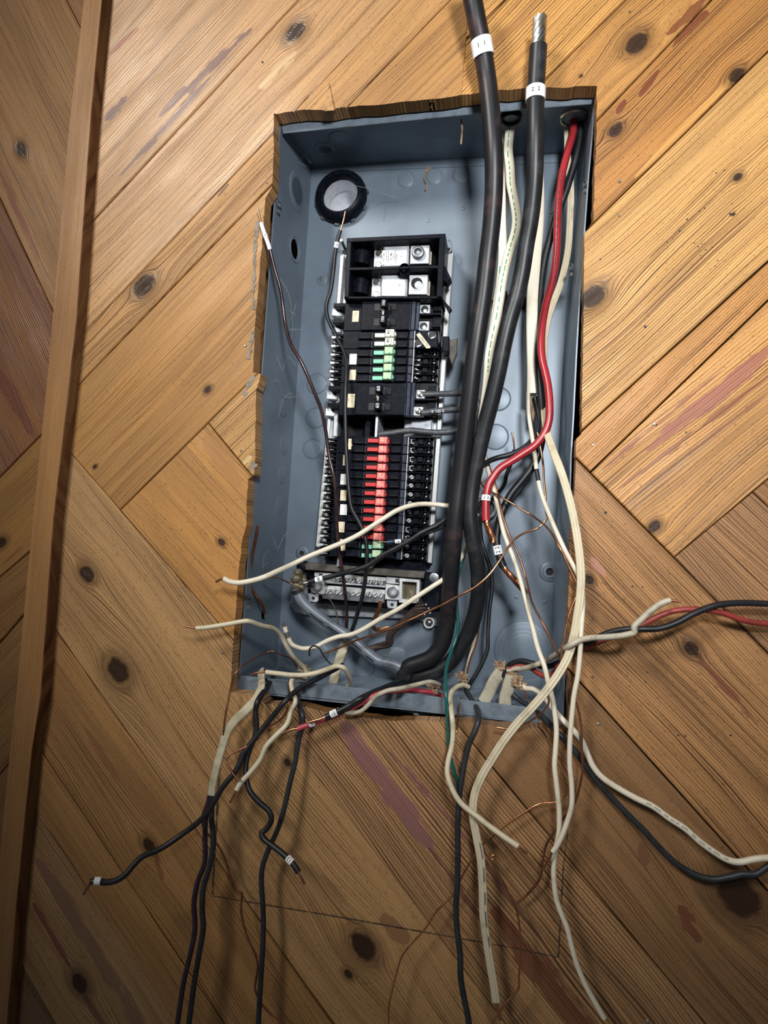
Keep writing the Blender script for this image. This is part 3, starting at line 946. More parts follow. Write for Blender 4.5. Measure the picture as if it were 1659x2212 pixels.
# dimples and mounting holes
for px, py, r, hole in ((696, 604, 14, 1), (653, 1195, 16, 2), (1187, 1235, 22, 2)):
    c = P(px, py, D)
    k = S(D)
    MB().lathe(c, nY, [(r * k, 0), (r * k * .92, .0012), (r * k * .66, .0016), (r * k * .6, .003), (r * k * .36, .0032), (r * k * .34, .0)], 32, False).build('mounting_boss', 'steel_edge', box, True)
    MB().lathe(c, nY, [(r * k * .36, -.0004), (r * k * .36, .0004)] if hole == 2 else [(r * k * .4, 0), (r * k * .4, .0032), (r * k * .25, .0042)], 18).build('mounting_hole' if hole == 2 else 'mounting_screw', 'ink' if hole == 2 else 'dark_steel', box)
for px, py in ((1000, 450), (925, 477), (1190, 458), (1116, 1290), (1209, 1363), (1176, 1300)):
    MB().lathe(P(px, py, D), nY, [(.0024, 0), (.0022, .0008), (.001, .0012)], 12).build('rivet', 'steel_edge', box, True)
for px, py, y in ((603, 441, .006), (536, 1296, .006), (1264, 396, .004), (1226, 1343, .006), (1233, 577, .03)):
    c = P(px, py, y)
    mb = MB()
    sgn = 1 if px < 900 else -1
    mb.lathe(c, Vector((sgn, -.6, .1)).normalized(), [(.0042, -.002), (.0042, .001), (.0026, .0014), (.0024, -.001)], 14)
    mb.lathe(c + Vector((0, 0, -.009)), Vector((sgn, -.6, .1)).normalized(), [(.003, -.001), (.0026, .001)], 10)
    mb.build('screw_clip', 'dark_steel', box, True)
MB().slab([(1214, 1248), (1220, 1248), (1215, 1330), (1209, 1330)], D - .001, D).build('slot', 'ink', box)
# open tabs that hold the missing cover, grey sticker traces
MB().slab([(1072, 632), (1096, 628), (1096, 646), (1104, 652), (1103, 664), (1062, 666), (1062, 648), (1070, 644)], D - .010, D - .002, .001).build('stamped_bracket', 'black2', box)
MB().slab([(1116, 655), (1137, 640), (1135, 663), (1116, 664)], D - .008, D - .002, .001).build('stamped_bracket', 'black2', box)

# conduit entering the back, with its black bushing
con = empty('conduit_end', hubc, label='galvanised conduit mouth with black bushing at top left of panel back', category='conduit')
MB().lathe(hubc, nY, [(.0255, .004), (.0255, -.022), (.0245, -.022), (.0245, .004)], 36, False).build('pipe', 'galv_lit', con, True)
mb = MB()
ea = hubc + Vector((0, .020, 0))
mb.tube([ea, ea + Vector((.001, .010, -.001)), ea + Vector((.006, .020, -.006)), ea + Vector((.014, .027, -.012)), ea + Vector((.028, .034, -.022)), ea + Vector((.06, .042, -.04))], .0258, 32, caps=False)
mb.build('elbow', 'galv_lit', con, True)
MB().lathe(hubc, nY, [(.0262, .001), (.0355, .001), (.0362, .005), (.0350, .011), (.0315, .0155), (.0272, .0170), (.0250, .0150), (.0248, .004)], 44, False).build('bushing', 'black', con, True)
mb = MB()
for k in range(10):
    a = 2 * PI * k / 10 + .2
    mb.hexa([hubc + Vector((math.cos(a + q) * r, -.0045, math.sin(a + q) * r)) for q, r in ((-.09, .0350), (.09, .0350), (.07, .0382), (-.07, .0382))],
            [hubc + Vector((math.cos(a + q) * r, -.0002, math.sin(a + q) * r)) for q, r in ((-.09, .0350), (.09, .0350), (.07, .0382), (-.07, .0382))])
mb.build('locknut', 'dark_steel', con)
# bushing behind the red cable
hub2 = P(1049, 1098, D - .002)
c2 = empty('knockout_connector', hub2, label='round black hole connector behind the red cable end', category='connector')
MB().lathe(hub2, nY, [(.0155, 0), (.0155, .006), (.0135, .008), (.0112, .0075), (.0108, .001)], 28, False).build('ring', 'dark_steel', c2, True)
MB().lathe(hub2, nY, [(.0110, 0.0), (.0110, .001)], 24).build('opening', 'ink', c2)
# top connectors
for px, py, y, r, lab in ((1104, 249, .040, .0125, 'dark knockout ring at the pale cable entry in the panel top'), (1239, 247, .030, .0165, 'brass-edged bushing at the red cable entry in the panel top corner')):
    c = P(px, py, y)
    c.z = on_plane(px, py, fTL, nT).z
    c = on_plane(px, py, fTL, nT)
    e = empty('cable_bushing', c, label=lab, category='bushing')
    MB().lathe(c, nT, [(r, -.001), (r, .005), (r - .0015, .0062), (r - .003, .0055), (r - .003, -.001)], 28, False).build('ring', 'nickel' if r > .013 else 'black', e, True)
    MB().lathe(c, nT, [(r - .003, 0.0003), (r - .003, .0008)], 24).build('opening', 'ink', e)
# locknuts under the bottom lip
for i, (px, py, y, r, lab) in enumerate(((600, 1507, .030, .017, 'steel locknut under the panel bottom, leftmost'), (672, 1513, .035, .017, 'steel locknut under the panel bottom near the black cable'), (905, 1540, .035, .024, 'large steel locknut under the panel bottom below the heavy cables'))):
    c = P(px, py, y)
    c.z = fBL.z + (fBR.z - fBL.z) * (c.x - fBL.x) / (fBR.x - fBL.x) - .006
    e = empty('locknut', c, label=lab, category='locknut')
    MB().lathe(c, Vector((0, 0, 1)), [(r * .7, .0045), (r * .86, .0045), (r * .86, .001), (r, .001), (r, -.002), (r * .7, -.002)], 30, False).build('ring', 'galv', e, True)
    mb = MB()
    for k in range(8):
        a = 2 * PI * k / 8
        mb.hexa([c + Vector((math.cos(a + q) * rr, math.sin(a + q) * rr, -.002)) for q, rr in ((-.12, r * .95), (.12, r * .95), (.1, r * 1.14), (-.1, r * 1.14))],
                [c + Vector((math.cos(a + q) * rr, math.sin(a + q) * rr, .001)) for q, rr in ((-.12, r * .95), (.12, r * .95), (.1, r * 1.14), (-.1, r * 1.14))])
    mb.build('lug', 'galv', e)


# ================================================================= INTERIOR: rails, lugs, breakers, neutral bar
def Q(c, y):                                          # column c (as at row 1046) and row y -> photo pixel
    return (c - 0.0607 * (y - 1046), y + (-0.02 + (y - 645) * 1.2e-4) * (c - 821))


def RQ(c0, c1, ya, yb):
    return [Q(c0, ya), Q(c1, ya), Q(c1, yb), Q(c0, yb)]


def rail(label, pts):
    o = empty('mounting_rail', P(*pts[0][0], .085), label=label, category='rail')
    for nm, k0, k1, ya, yb in (('web', 0.0, 1.0, .086, D - .0005), ('front_lip', 0.0, .30, .080, .088), ('front_lip', .62, 1.0, .078, .088)):
        q = []
        for l, r in pts:
            q.append(((l[0] + (r[0] - l[0]) * k0, l[1]), (l[0] + (r[0] - l[0]) * k1, r[1])))
        MB().slab([a for a, b in q] + [b for a, b in reversed(q)], ya, yb, .0006).build(nm, 'rail' if nm != 'web' else 'galv', o)
    return o


rail('silver aluminium rail along the left of the breakers', [((737, 552), (757, 548)), ((710, 880), (733, 880)), ((682, 1180), (703, 1182))])
rail('silver aluminium rail along the right of the breakers', [((950, 548), (979, 546)), ((930, 900), (955, 900)), ((908, 1215), (932, 1217))])
pan = empty('bus_pan', P(850, 900, .085), label='dark bus bar support pan behind the breakers', category='bus bar')
MB().slab([(740, 540), (975, 535), (922, 1215), (690, 1200)], .090, .098).build('pan', 'black2', pan)
MB().slab([Q(783, 895), Q(792, 895), Q(792, 1240), Q(783, 1240)], .075, .090).build('bus_bar', 'tin', pan)
MB().slab([Q(712, 895), Q(722, 895), Q(722, 945), Q(712, 945)], .070, .090, .001).build('hook_bar', 'galv', pan)
MB().slab([Q(803, 890), Q(808, 890), Q(808, 945), Q(803, 945)], .050, .090).build('blade', 'tin', pan)
MB().slab([Q(780, 915), Q(784, 905), Q(792, 905), Q(793, 945), Q(780, 945)], .062, .090, .001).build('spacer', 'black', pan)
MB().slab([Q(865, 905), Q(925, 905), Q(925, 945), Q(865, 945)], .072, .090, .001).build('cover_strip', 'galv', pan)
MB().slab([Q(715, 1208), Q(925, 1208), Q(930, 1238), Q(712, 1236)], .070, .090, .001).build('lower_strip', 'black', pan)
for c, ya, yb in ((741, 1200, 1228), (812, 1203, 1228)):
    MB().slab(RQ(c - 3, c + 3, ya, yb), .055, .072, .0008).build('stab', 'tin', pan)

# ---- main lug block
mlug = empty('main_lug_block', P(853, 580, .05), label='black main lug block with two bare metal lugs at top of the breaker column', category='lug block')
y0, y1 = .036, .094
T0 = [(749, 514), (962, 504), (955, 645), (743, 645)]


def W(u, v):                                          # unit square of the block front -> pixel
    a = (T0[0][0] + (T0[1][0] - T0[0][0]) * u, T0[0][1] + (T0[1][1] - T0[0][1]) * u)
    b = (T0[3][0] + (T0[2][0] - T0[3][0]) * u, T0[3][1] + (T0[2][1] - T0[3][1]) * u)
    return (a[0] + (b[0] - a[0]) * v, a[1] + (b[1] - a[1]) * v)


def WB(u0, u1, v0, v1):
    return [W(u0, v0), W(u1, v0), W(u1, v1), W(u0, v1)]


mb = MB()
for u0, u1, v0, v1 in ((0, 1, 0, .07), (0, .05, .06, 1), (.94, 1, .06, 1), (.04, .95, .485, .535), (0, 1, .96, 1.0)):
    mb.slab(WB(u0, u1, v0, v1), y0, y1, .0008)
mb.build('frame', 'black', mlug)
MB().slab(WB(.02, .98, .03, .98), .078, y1).build('floor', 'black2', mlug)
cc = P(*W(.597, .52), y0 - .001)
MB().lathe(cc, Vector((0, 1, 0)), [(.0058, 0), (.0068, .001), (.0068, .03), (.0036, .03), (.0036, 0)], 26, False).build('post', 'black', mlug, True)
MB().lathe(cc + Vector((0, .004, 0)), Vector((0, 1, 0)), [(.0036, 0), (.0036, .001)], 18).build('post_hole', 'ink', mlug)
for (v0, v1, sh) in ((.10, .47, 0), (.56, .95, 1)):
    MB().tube([P(*W(.17, v0), .066), P(*W(.155, v1), .066)], .012, 16).build('barrel', 'black', mlug, True)
    MB().slab(WB(.285 - .01 * sh, .46, v0 + .10, v1 + .02), .060, .070, .0008).build('side_plate', 'tin', mlug)
    MB().slab(WB(.33, .41, v0 - .01, v0 + .09), .062, .075, .001).build('clip', 'smoke', mlug)
    for vv in (v0 + .17, v1 - .015):
        c = P(*W(.335 - .01 * sh, vv), .0598)
        MB().lathe(c, nY, [(.0042, -.001), (.0042, .0006), (.0034, .0010)], 18).build('screw', 'nickel', mlug)
    MB().slab(WB(.375 - .01 * sh, .635, v0 + .05, v1 + .03), .050, .066, .0022).build('bridge_plate', 'tin', mlug)
    MB().lathe(P(*W(.56, v0 + .20), .0498), nY, [(.0026, -.001), (.0026, .0006), (.0012, .001)], 14).build('dimple', 'tin', mlug, True)
    lb = MB().slab(WB(.655, .845, v0 + .07, v1 - .015), .048, .070, .0006).build('lug', 'tin', mlug)
    MB().slab(WB(.845, .875, v0 + .17, v1 + .01), .052, .070, .0006).build('lug_back', 'nickel', mlug)
    c = P(*W(.735, (v0 + v1) / 2 + .01), .0478)
    if not sh:
        MB().lathe(c, nY, [(.0080, -.001), (.0080, .0035), (.0078, .0045), (.0072, .0052), (.0046, .0052), (.0042, .0005)], 30, False).build('set_screw', 'dark_steel', mlug, True)
        MB().lathe(c, nY, [(.0043, .0006), (.0043, .001), (.0016, .0030)], 8).build('socket', 'galv', mlug)
    else:
        MB().lathe(c, nY, [(.0088, -.0002), (.0086, .0007), (.0072, .0008), (.0070, -.0001)], 30, False).build('bore_rim', 'tin', mlug, True)
        MB().lathe(c, nY, [(.0071, .0001), (.0071, .0005)], 26).build('bore', 'black2', mlug)
        MB().lathe(c + Vector((.002, 0, -.002)), nY, [(.0046, .0003), (.0046, .0008)], 20).build('bore_floor', 'galv', mlug)
MB().slab([W(1.0, .47), (974, 600), (966, 612), W(1.0, .72)], .045, .060, .001).build('barb', 'black', mlug)
MB().slab([W(.98, .96), (976, 668), (970, 676), W(.99, 1.0)], .045, .050, .0005).build('barb', 'black', mlug)
# the printed plate on the upper lug
pl = MB().slab([(826, 541), (860, 538), (858, 569), (824, 572)], .0496, .0500).build('rating_plate', 'tin', mlug)
print_flat('AL-CU', 828.5, 555, .0494, -PI / 2 - .04, 4.6, 'ink_grey', pl)
for x, ya, yb in ((834.5, 544, 564), (838.5, 543, 566), (850, 547, 560), (854, 541, 567), (857, 548, 560)):
    y_ = ya
    rnd = random.Random(int(x))
    while y_ < yb:
        l = rnd.uniform(2.5, 5)
        MB().slab([(x - .6, y_), (x + .6, y_), (x + .6, min(yb, y_ + l)), (x - .6, min(yb, y_ + l))], .0494, .0496).build('small_print', 'ink_grey', pl)
        y_ += l + 1.1
print_flat('ME 72', 844, 554, .0494, -PI / 2 - .04, 4.4, 'ink_grey', pl)
MB().tube([P(737, 519, .075), P(742, 530, .086), P(746, 538, .093)], .0021, 10).build('stud', 'nickel', mlug, True)
mb = MB()
for k in range(3):
    mb.tube([P(968 + 7 * math.cos(a), 532 + 14 * math.sin(a), .085 - .002 * k) for a in [i * PI / 7 - PI / 2 for i in range(8)]], .0010, 8)
mb.build('coil_spring', 'dark_steel', mlug, True)


# ---- breakers
def screw(root, c, row, y, r=.0028, m='tin', slot=True, name='terminal_screw'):
    p = P(*Q(c, row), y)
    o = MB().lathe(p, nY, [(r, -.002), (r, .0004), (r * .8, .0009)], 16).build(name, m, root)
    if slot:
        a = random.uniform(.5, 1.3)
        d = Vector((math.cos(a), 0, math.sin(a)))
        n = Vector((-d.z, 0, d.x))
        MB().hexa([p + d * r * .85 * s1 + n * r * .16 * s2 + Vector((0, -.0011, 0)) for s1, s2 in ((-1, -1), (1, -1), (1, 1), (-1, 1))],
                  [p + d * r * .85 * s1 + n * r * .16 * s2 + Vector((0, -.0005, 0)) for s1, s2 in ((-1, -1), (1, -1), (1, 1), (-1, 1))]).build('slot', 'ink', o)


def tandem(label, ya, yb, rows, color, txt, tag, tagc, group=None, lugs='open', capdy=0.0, tagm='tag_cream', cu=False):
    b = empty('tandem_breaker', P(*Q(821, ya), .06), label=label, category='circuit breaker')
    if group:
        b['group'] = group
    ya, yb = ya + .4, yb - .4
    mb = MB()
    mb.slab(RQ(722, 880, ya, yb), .050, .089, .0005)
    mb.build('body', 'black', b)
    MB().slab(RQ(880, 931, ya + 1, yb - 1), .064, .089, .0005).build('terminal_base', 'black2', b)
    h = (yb - ya) / 2
    for k, r in enumerate(rows):
        top_, bot = ya + k * h, ya + (k + 1) * h
        # contact clips at the left edge
        MB().slab(RQ(700, 723, top_ + h * .30, top_ + h * .52), .058, .085, .0004).build('clip_fin', 'black', b)
        MB().slab(RQ(702, 723, top_ + h * .80, top_ + h * .97), .060, .085, .0004).build('clip_fin', 'black', b)
        MB().slab(RQ(697, 706, top_ + h * .53, top_ + h * .80), .0560, .085, .0003).build('contact_jaw', 'rail', b)
        MB().slab(RQ(707, 715, top_ + h * .62, top_ + h * .70), .0565, .085, .0003).build('contact_jaw', 'rail', b)
        # raised ribs either side of the toggle slot
        MB().slab(RQ(754, 783, top_ + h * .10, top_ + h * .90), .0465, .0510, .0006).build('raised_pad', 'black', b)
        MB().slab(RQ(760, 780, top_ + h * .60, top_ + h * .84), .0458, .0470, .0003).build('pad_recess', 'black2', b)
        MB().slab(RQ(838, 862, top_ + h * .12, top_ + h * .90), .0465, .0510, .0006).build('raised_pad', 'black', b)
        MB().slab(RQ(842, 860, top_ + h * .62, top_ + h * .82), .0458, .0470, .0003).build('pad_recess', 'black2', b)
        MB().slab(RQ(783.5, 785.5, top_ + h * .16, top_ + h * .90), .0445, .0510).build('slot_edge', 'smoke', b)
        MB().slab(RQ(786, 836, top_ + h * .06, top_ + h * .94), .0492, .0505).build('toggle_slot', 'black2', b)
        hd = MB().slab(RQ(812.5, 831, r - 7.6 + capdy, r + 7.8 + capdy), .0375, .049, .0007).build('handle', 'cap_' + color, b)
        MB().slab(RQ(790 if color != 'red' else 788.5, 812, r - 4.2 + capdy + 4 * (color != 'red') + 1, r + 4.4 + capdy + 4 * (color != 'red') + 1), .0455, .0490, .0004).build('toggle_bar', 'bar_' + color if color != 'white' else 'cap_white', hd)
        MB().slab(RQ(831, 835.5, r - 1 + capdy, r + 6.5 + capdy), .043, .049, .0004).build('toggle_nub', 'bar_' + color if color != 'white' else 'cap_white', hd)
        if txt:
            print_flat(txt, *Q(819.6, r - 1.2 + capdy), .0373, PI / 2, 7.6, 'ink_gold' if color == 'red' else 'ink_grey' if color == 'white' else 'ink_gold', hd)
            MB().slab(RQ(826.4, 827.2, r - 5 + capdy, r + 4 + capdy), .0373, .0376).build('print_bar', 'ink_gold' if color != 'white' else 'ink_grey', hd)
        MB().slab(RQ(823, 825, r + 5.6 + capdy, r + 7.6 + capdy), .0373, .0376).build('pin_hole', 'ink', hd)
        MB().slab(RQ(865, 874, top_ + .5, bot - .5), .0440, .0510, .0008).build('window_strip', 'smoke', b)
        MB().slab(RQ(875.6, 876.8, top_ + .5, bot - .5), .0432, .0505).build('strip_edge', 'rail', b)
        # terminal bay
        if not cu:
            if lugs == 'open':
                p = P(*Q(888, r + 1), .060)
                mb = MB()
                mb.tube([p + Vector((math.cos(a) * .0032, 0, math.sin(a) * .0032)) for a in [PI * .30 + i * PI * 1.25 / 8 for i in range(9)]], .0009, 6)
                mb.build('clamp', 'tin', b, True)
            else:
                screw(b, 888, r + 1, .0600)
            MB().slab(RQ(897, 909, top_ + h * .22, top_ + h * .86), .0575, .0645, .0006).build('barrier', 'black', b)
            MB().slab(RQ(880, 931, top_ - .2, top_ + 1.6), .0545, .065, .0003).build('divider', 'black', b)
            for c0, c1, f0, f1 in ((913, 916, .2, .9), (919, 924, .1, .5), (926, 930, .4, .95)):
                MB().slab(RQ(c0, c1, top_ + h * f0, top_ + h * f1), .0565, .0645, .0004).build('vent_rib', 'black', b)
            MB().slab(RQ(920.5, 923, top_ + h * .62, top_ + h * .80), .0585, .0640, .0003).build('contact_tip', 'tin', b)
    if tag:
        c0, c1 = tagc
        mb = MB()
        q = RQ(c0, c1, tag[0], tag[1])
        mb.slab(q, .0494, .0500)
        st = mb.build('sticker', tagm, b)
    return b


RED_ROWS = [951, 970, 990, 1009, 1028, 1046, 1065, 1084, 1102.5, 1121, 1140, 1159, 1177, 1196]
RL = ['topmost, under the grey wire gap', 'second from the top', 'third from the top, with four-digit sticker', 'fourth from the top', 'fifth from the top, with a stained sticker', 'lowest red one, crossed by the white wire']
RL = ['black tandem breaker with two red handles, topmost of the red ones', 'black tandem breaker with two red handles, second of the red ones from the top',
      'black tandem breaker with two red handles and a silver sticker, third from the top', 'black tandem breaker with two red handles and a tan sticker, fourth from the top',
      'black tandem breaker with two red handles and a blotched sticker, under the white wire', 'black tandem breaker with two red handles, lowest of the red ones']
RT = [((949, 972), (747, 756)), ((984, 1007), (738, 747)), ((1026, 1049), (735, 748)), ((1061, 1084), (737, 750)), ((1092, 1115), (738, 753)), ((1130, 1153), (736, 750))]
TM = ['tag_cream', 'tag_cream', 'tag_white', 'tag_cream', 'tag_white', 'tag_cream']
for k in range(6):
    tandem(RL[k], 942.5 + 37.75 * k, 942.5 + 37.75 * (k + 1), RED_ROWS[2 * k:2 * k + 2], 'red', '20', *RT[k], group='red-handled tandem breakers', lugs='open' if k in (0, 1, 5) else 'screw', tagm=TM[k])
tandem('black tandem breaker with two mint green handles at the bottom of the column', 1169, 1207, RED_ROWS[12:14], 'green', '30', (1168, 1193), (742, 755), group='green-handled tandem breakers', lugs='screw')
tandem('black tandem breaker with two white handles below the 100 breaker', 714, 753, [718.5, 737], 'white', '40', None, None, cu=True)
tandem('black tandem breaker with green handles and a white sticker, below the white handles', 753, 789.5, [756.5, 775], 'green', '30', (764, 787), (738.5, 754), group='green-handled tandem breakers', lugs='screw', tagm='tag_white')
tandem('black tandem breaker with green handles and a tan sticker, above the 60 breaker', 789.5, 826, [793, 811.5], 'green', '30', (798.5, 821), (741, 755), group='green-handled tandem breakers', lugs='open')
# copper only lug cover of the white pair
wl = empty('lug_cover', P(*Q(895, 735), .05), label='black two-hole lug cover with pale CU ONLY strip beside the white handles', category='lug cover')
MB().slab([(884, 715), (946, 713), (946, 751), (884, 753)], .046, .064, .0012).build('cover', 'black', wl)
for px, py in ((903, 742), (933, 724)):
    c = P(px, py, .0458)
    MB().lathe(c, nY, [(.0052, -.0002), (.0050, .0006), (.0042, .0004), (.0041, -.0001)], 24, False).build('hole_rim', 'smoke', wl, True)
    MB().lathe(c, nY, [(.0042, 0), (.0042, .0003)], 22).build('lug_hole', 'ink', wl)
    MB().slab([(px - 3, py + 6), (px + 4, py + 3), (px + 5, py + 5), (px - 1, py + 8)], .0453, .0455).build('lug_edge', 'tin', wl)
st = MB().slab([(899, 723), (906, 718), (930, 749), (929, 752), (921, 752.5)], .0450, .0456, .0003).build('strip', 'tag_cream', wl)
print_flat('CU ONLY', 916, 737.5, .0449, PI - math.radians(50), 5.0, 'ink_grey', st)
MB().slab([(955, 726), (970, 726), (970, 760), (955, 760)], .055, .075, .001).build('side_block', 'black', wl)
MB().slab([(970, 735), (988, 730), (987, 762), (976, 788), (970, 770)], .058, .066, .001).build('side_clip', 'brown_bar', wl)


def two_pole(label, ya, yb, amp, tagq, tagm, screws, pads):
    b = empty('two_pole_breaker', P(*Q(821, ya), .06), label=label, category='circuit breaker', group='two-pole breakers')
    ya, yb = ya + .5, yb - .5
    H = yb - ya
    MB().slab(RQ(722, 884, ya, yb), .050, .089, .0005).build('body', 'black', b)
    MB().slab(RQ(884, 931, ya + 1, yb - 1), .060, .089, .0005).build('terminal_base', 'black2', b)
    MB().slab(RQ(758, 864, ya + 1, yb - 1), .0440, .051, .0008).build('raised_plate', 'black', b)
    for f0, f1 in ((.14, .36), (.62, .84)):
        MB().slab(RQ(786, 803, ya + H * f0, ya + H * f1), .0436, .0442).build('toggle_slot', 'ink', b)
        MB().slab(RQ(812, 820, ya + H * f0, ya + H * f1), .0436, .0442).build('toggle_slot', 'ink', b)
        MB().slab(RQ(820, 834, ya + H * f0, ya + H * f1), .0430, .0442, .0004).build('slot_block', 'black2', b)
    MB().slab(RQ(866, 875, ya, yb), .0440, .051, .0008).build('window_strip', 'smoke', b)
    MB().slab(RQ(863.6, 864.8, ya, yb), .0436, .051).build('strip_edge', 'smoke', b)
    MB().slab(RQ(876, 884, ya, yb), .0460, .051, .0008).build('window_strip', 'smoke', b)
    for f in (.10, .62):
        MB().slab(RQ(697, 724, ya + H * f, ya + H * (f + .12)), .056, .085, .0005).build('clip_fin', 'black', b)
        MB().slab([Q(694, ya + H * (f + .16)), Q(716, ya + H * (f + .34)), Q(716, ya + H * (f + .42)), Q(694, ya + H * (f + .40))], .070, .086, .0004).build('contact_jaw', 'tin', b)
    hx = [Q(805, p) for p in pads]
    for px, py in hx:
        hd = MB().slab([(px - 6.5, py - 7.5), (px + 6.8, py - 7.8), (px + 6.2, py + 7.6), (px - 7, py + 7.8)], .0325, .0440, .0008).build('handle', 'black', b)
        print_flat(amp, px, py, .0323, PI / 2 - .04, 8.4 if len(amp) == 2 else 7.0, 'ink_white', hd)
    a, c = P(*hx[0], .0385), P(*hx[1], .0385)
    d = (c - a).normalized()
    m = a + (c - a) * .5
    MB().lathe(m - d * .006, d, [(.0006, 0), (.0014, .0008), (.0024, .0042), (.0040, .0056), (.0042, .0070), (.0028, .0072), (.0026, .0098), (.0021, .0118), (.0008, .0122)], 20).build('tie_pin', 'nickel', b, True)
    for (c0, c1, r0, r1, kind) in screws:
        lg = MB().slab(RQ(c0, c1, r0, r1), .0520, .0640, .0006).build('lug', 'tin', b)
        cc_, rr = (c0 + c1) / 2, (r0 + r1) / 2
        p = P(*Q(cc_, rr), .0518)
        if kind == 'hole':
            MB().lathe(p, nY, [(.0046, 0), (.0046, .0004)], 22).build('lug_hole', 'ink', lg)
            MB().lathe(p + Vector((.001, 0, -.0022)), nY, [(.0024, .0003), (.0024, .0007)], 16).build('lug_floor', 'galv', lg)
        else:
            MB().lathe(p, nY, [(.0040, 0), (.0040, .0006), (.0034, .0010)], 20).build('lug_screw', 'nickel', lg, True)
            dd = Vector((.7, 0, .7))
            n = Vector((-.7, 0, .7))
            MB().hexa([p + dd * .0033 * s1 + n * .0006 * s2 + Vector((0, -.0012, 0)) for s1, s2 in ((-1, -1), (1, -1), (1, 1), (-1, 1))],
                      [p + dd * .0033 * s1 + n * .0006 * s2 + Vector((0, -.0006, 0)) for s1, s2 in ((-1, -1), (1, -1), (1, 1), (-1, 1))]).build('slot', 'ink', lg)
            MB().slab(RQ(c0 - 5, c0 - 1, r0 + 3, r1 - 2), .054, .060, .0005).build('brass_strip', 'nickel', b)
    MB().slab(RQ(884, 931, ya + H * .47, ya + H * .53), .0500, .062, .0005).build('divider', 'black', b)
    MB().slab(RQ(913, 931, ya + H * .10, ya + H * .42), .0560, .062, .0005).build('vent_rib', 'black', b)
    MB().slab(RQ(913, 931, ya + H * .58, ya + H * .92), .0560, .062, .0005).build('vent_rib', 'black', b)
    MB().slab(RQ(*tagq), .0494, .0500).build('sticker', tagm, b)


two_pole('black two-pole breaker marked 100 below the main lug block', 645, 714, '100', (739, 753, 670, 694), 'tag_cream', [(883, 906, 659, 680, 'hole'), (883, 906, 695, 715, 'hole')], (654, 689))
two_pole('black two-pole breaker marked 60 above the red handles', 826, 898, '60', (740, 755, 851, 881), 'tag_cream', [(887, 906, 842, 861, 'screw'), (885, 904, 878, 897, 'screw')], (839, 876))

# ---- neutral bar assembly
nb = empty('neutral_bar', P(800, 1280, .06), label='silver neutral terminal bar with two rows of slotted screws below the breakers', category='terminal bar')


def NB(x0, x1, ya, yb, sl=.075):                      # sloping strip
    f = lambda x, y: (x, y + (x - 680) * sl)
    return [f(x0, ya), f(x1, ya), f(x1, yb), f(x0, yb)]


MB().slab([(626, 1303), (700, 1303), (955, 1322), (957, 1352), (930, 1352), (905, 1338), (660, 1328), (636, 1322)], .096, .0985, .0006).build('bracket', 'galv', nb)
MB().slab([(632, 1240), (660, 1222), (668, 1300), (626, 1308)], .096, .0985, .0006).build('bracket_ear', 'galv', nb)
MB().slab([(668, 1226), (917, 1243), (915, 1318), (664, 1300)], .070, .096, .001).build('base', 'black', nb)
MB().slab([(661, 1216), (918, 1235), (915, 1250), (659, 1231)], .058, .080, .001).build('top_cover', 'brown_bar', nb)
MB().slab([(917, 1238), (958, 1240), (952, 1318), (912, 1316)], .060, .096, .0015).build('end_block', 'black', nb)
MB().lathe(P(938, 1248, .0598), nY, [(.0058, 0), (.0058, .001), (.004, .0016)], 22).build('end_screw', 'dark_steel', nb, True)
MB().lathe(P(653, 1225, .075), nY, [(.008, -.01), (.008, 0), (.006, .002)], 20).build('end_post', 'black', nb, True)
MB().slab(NB(679, 835, 1236, 1244.5), .064, .074, .0004).build('upper_bar', 'rail', nb)
MB().slab(NB(700, 832, 1254, 1258), .062, .074, .0004).build('upper_bar_edge', 'tin', nb)
MB().slab(NB(676, 836, 1263, 1273), .064, .074, .0004).build('lower_bar', 'rail', nb)
MB().slab(NB(696, 830, 1273, 1292), .060, .074, .0004).build('screw_bar', 'dark_steel', nb)  # dark colour paints in the recess shade around the screws
MB().slab(NB(690, 834, 1244.5, 1254), .068, .074).build('screw_channel', 'dark_steel', nb)
for i, x in enumerate((722, 729, 742, 753, 761, 775, 786, 798, 810, 822)):
    p = P(x, 1243 + (x - 680) * .075 + 5, .0625)
    o = MB().lathe(p, nY, [(.0030, -.004), (.0030, .0002), (.0024, .0008)], 16).build('screw', 'rail', nb)
    a = random.uniform(.5, 1.4)
    dd, n = Vector((math.cos(a), 0, math.sin(a))), Vector((-math.sin(a), 0, math.cos(a)))
    MB().hexa([p + dd * .0027 * s1 + n * .0005 * s2 + Vector((0, -.0010, 0)) for s1, s2 in ((-1, -1), (1, -1), (1, 1), (-1, 1))],
              [p + dd * .0027 * s1 + n * .0005 * s2 + Vector((0, -.0004, 0)) for s1, s2 in ((-1, -1), (1, -1), (1, 1), (-1, 1))]).build('slot', 'ink', o)
for i, x in enumerate((704, 713, 725, 735, 761, 773, 785, 797, 810, 821.5)):
    p = P(x, 1282 + (x - 700) * .072 - 5, .0590)
    o = MB().lathe(p, nY, [(.0034, -.004), (.0034, .0002), (.0028, .0009)], 16).build('screw', 'rail', nb)
    a = random.uniform(.5, 1.4)
    dd, n = Vector((math.cos(a), 0, math.sin(a))), Vector((-math.sin(a), 0, math.cos(a)))
    MB().hexa([p + dd * .0030 * s1 + n * .0005 * s2 + Vector((0, -.0011, 0)) for s1, s2 in ((-1, -1), (1, -1), (1, 1), (-1, 1))],
              [p + dd * .0030 * s1 + n * .0005 * s2 + Vector((0, -.0005, 0)) for s1, s2 in ((-1, -1), (1, -1), (1, 1), (-1, 1))]).build('slot', 'ink', o)
MB().slab([(673, 1252), (701, 1254), (700, 1284), (671, 1281)], .057, .074, .0008).build('lug_block', 'rail', nb)
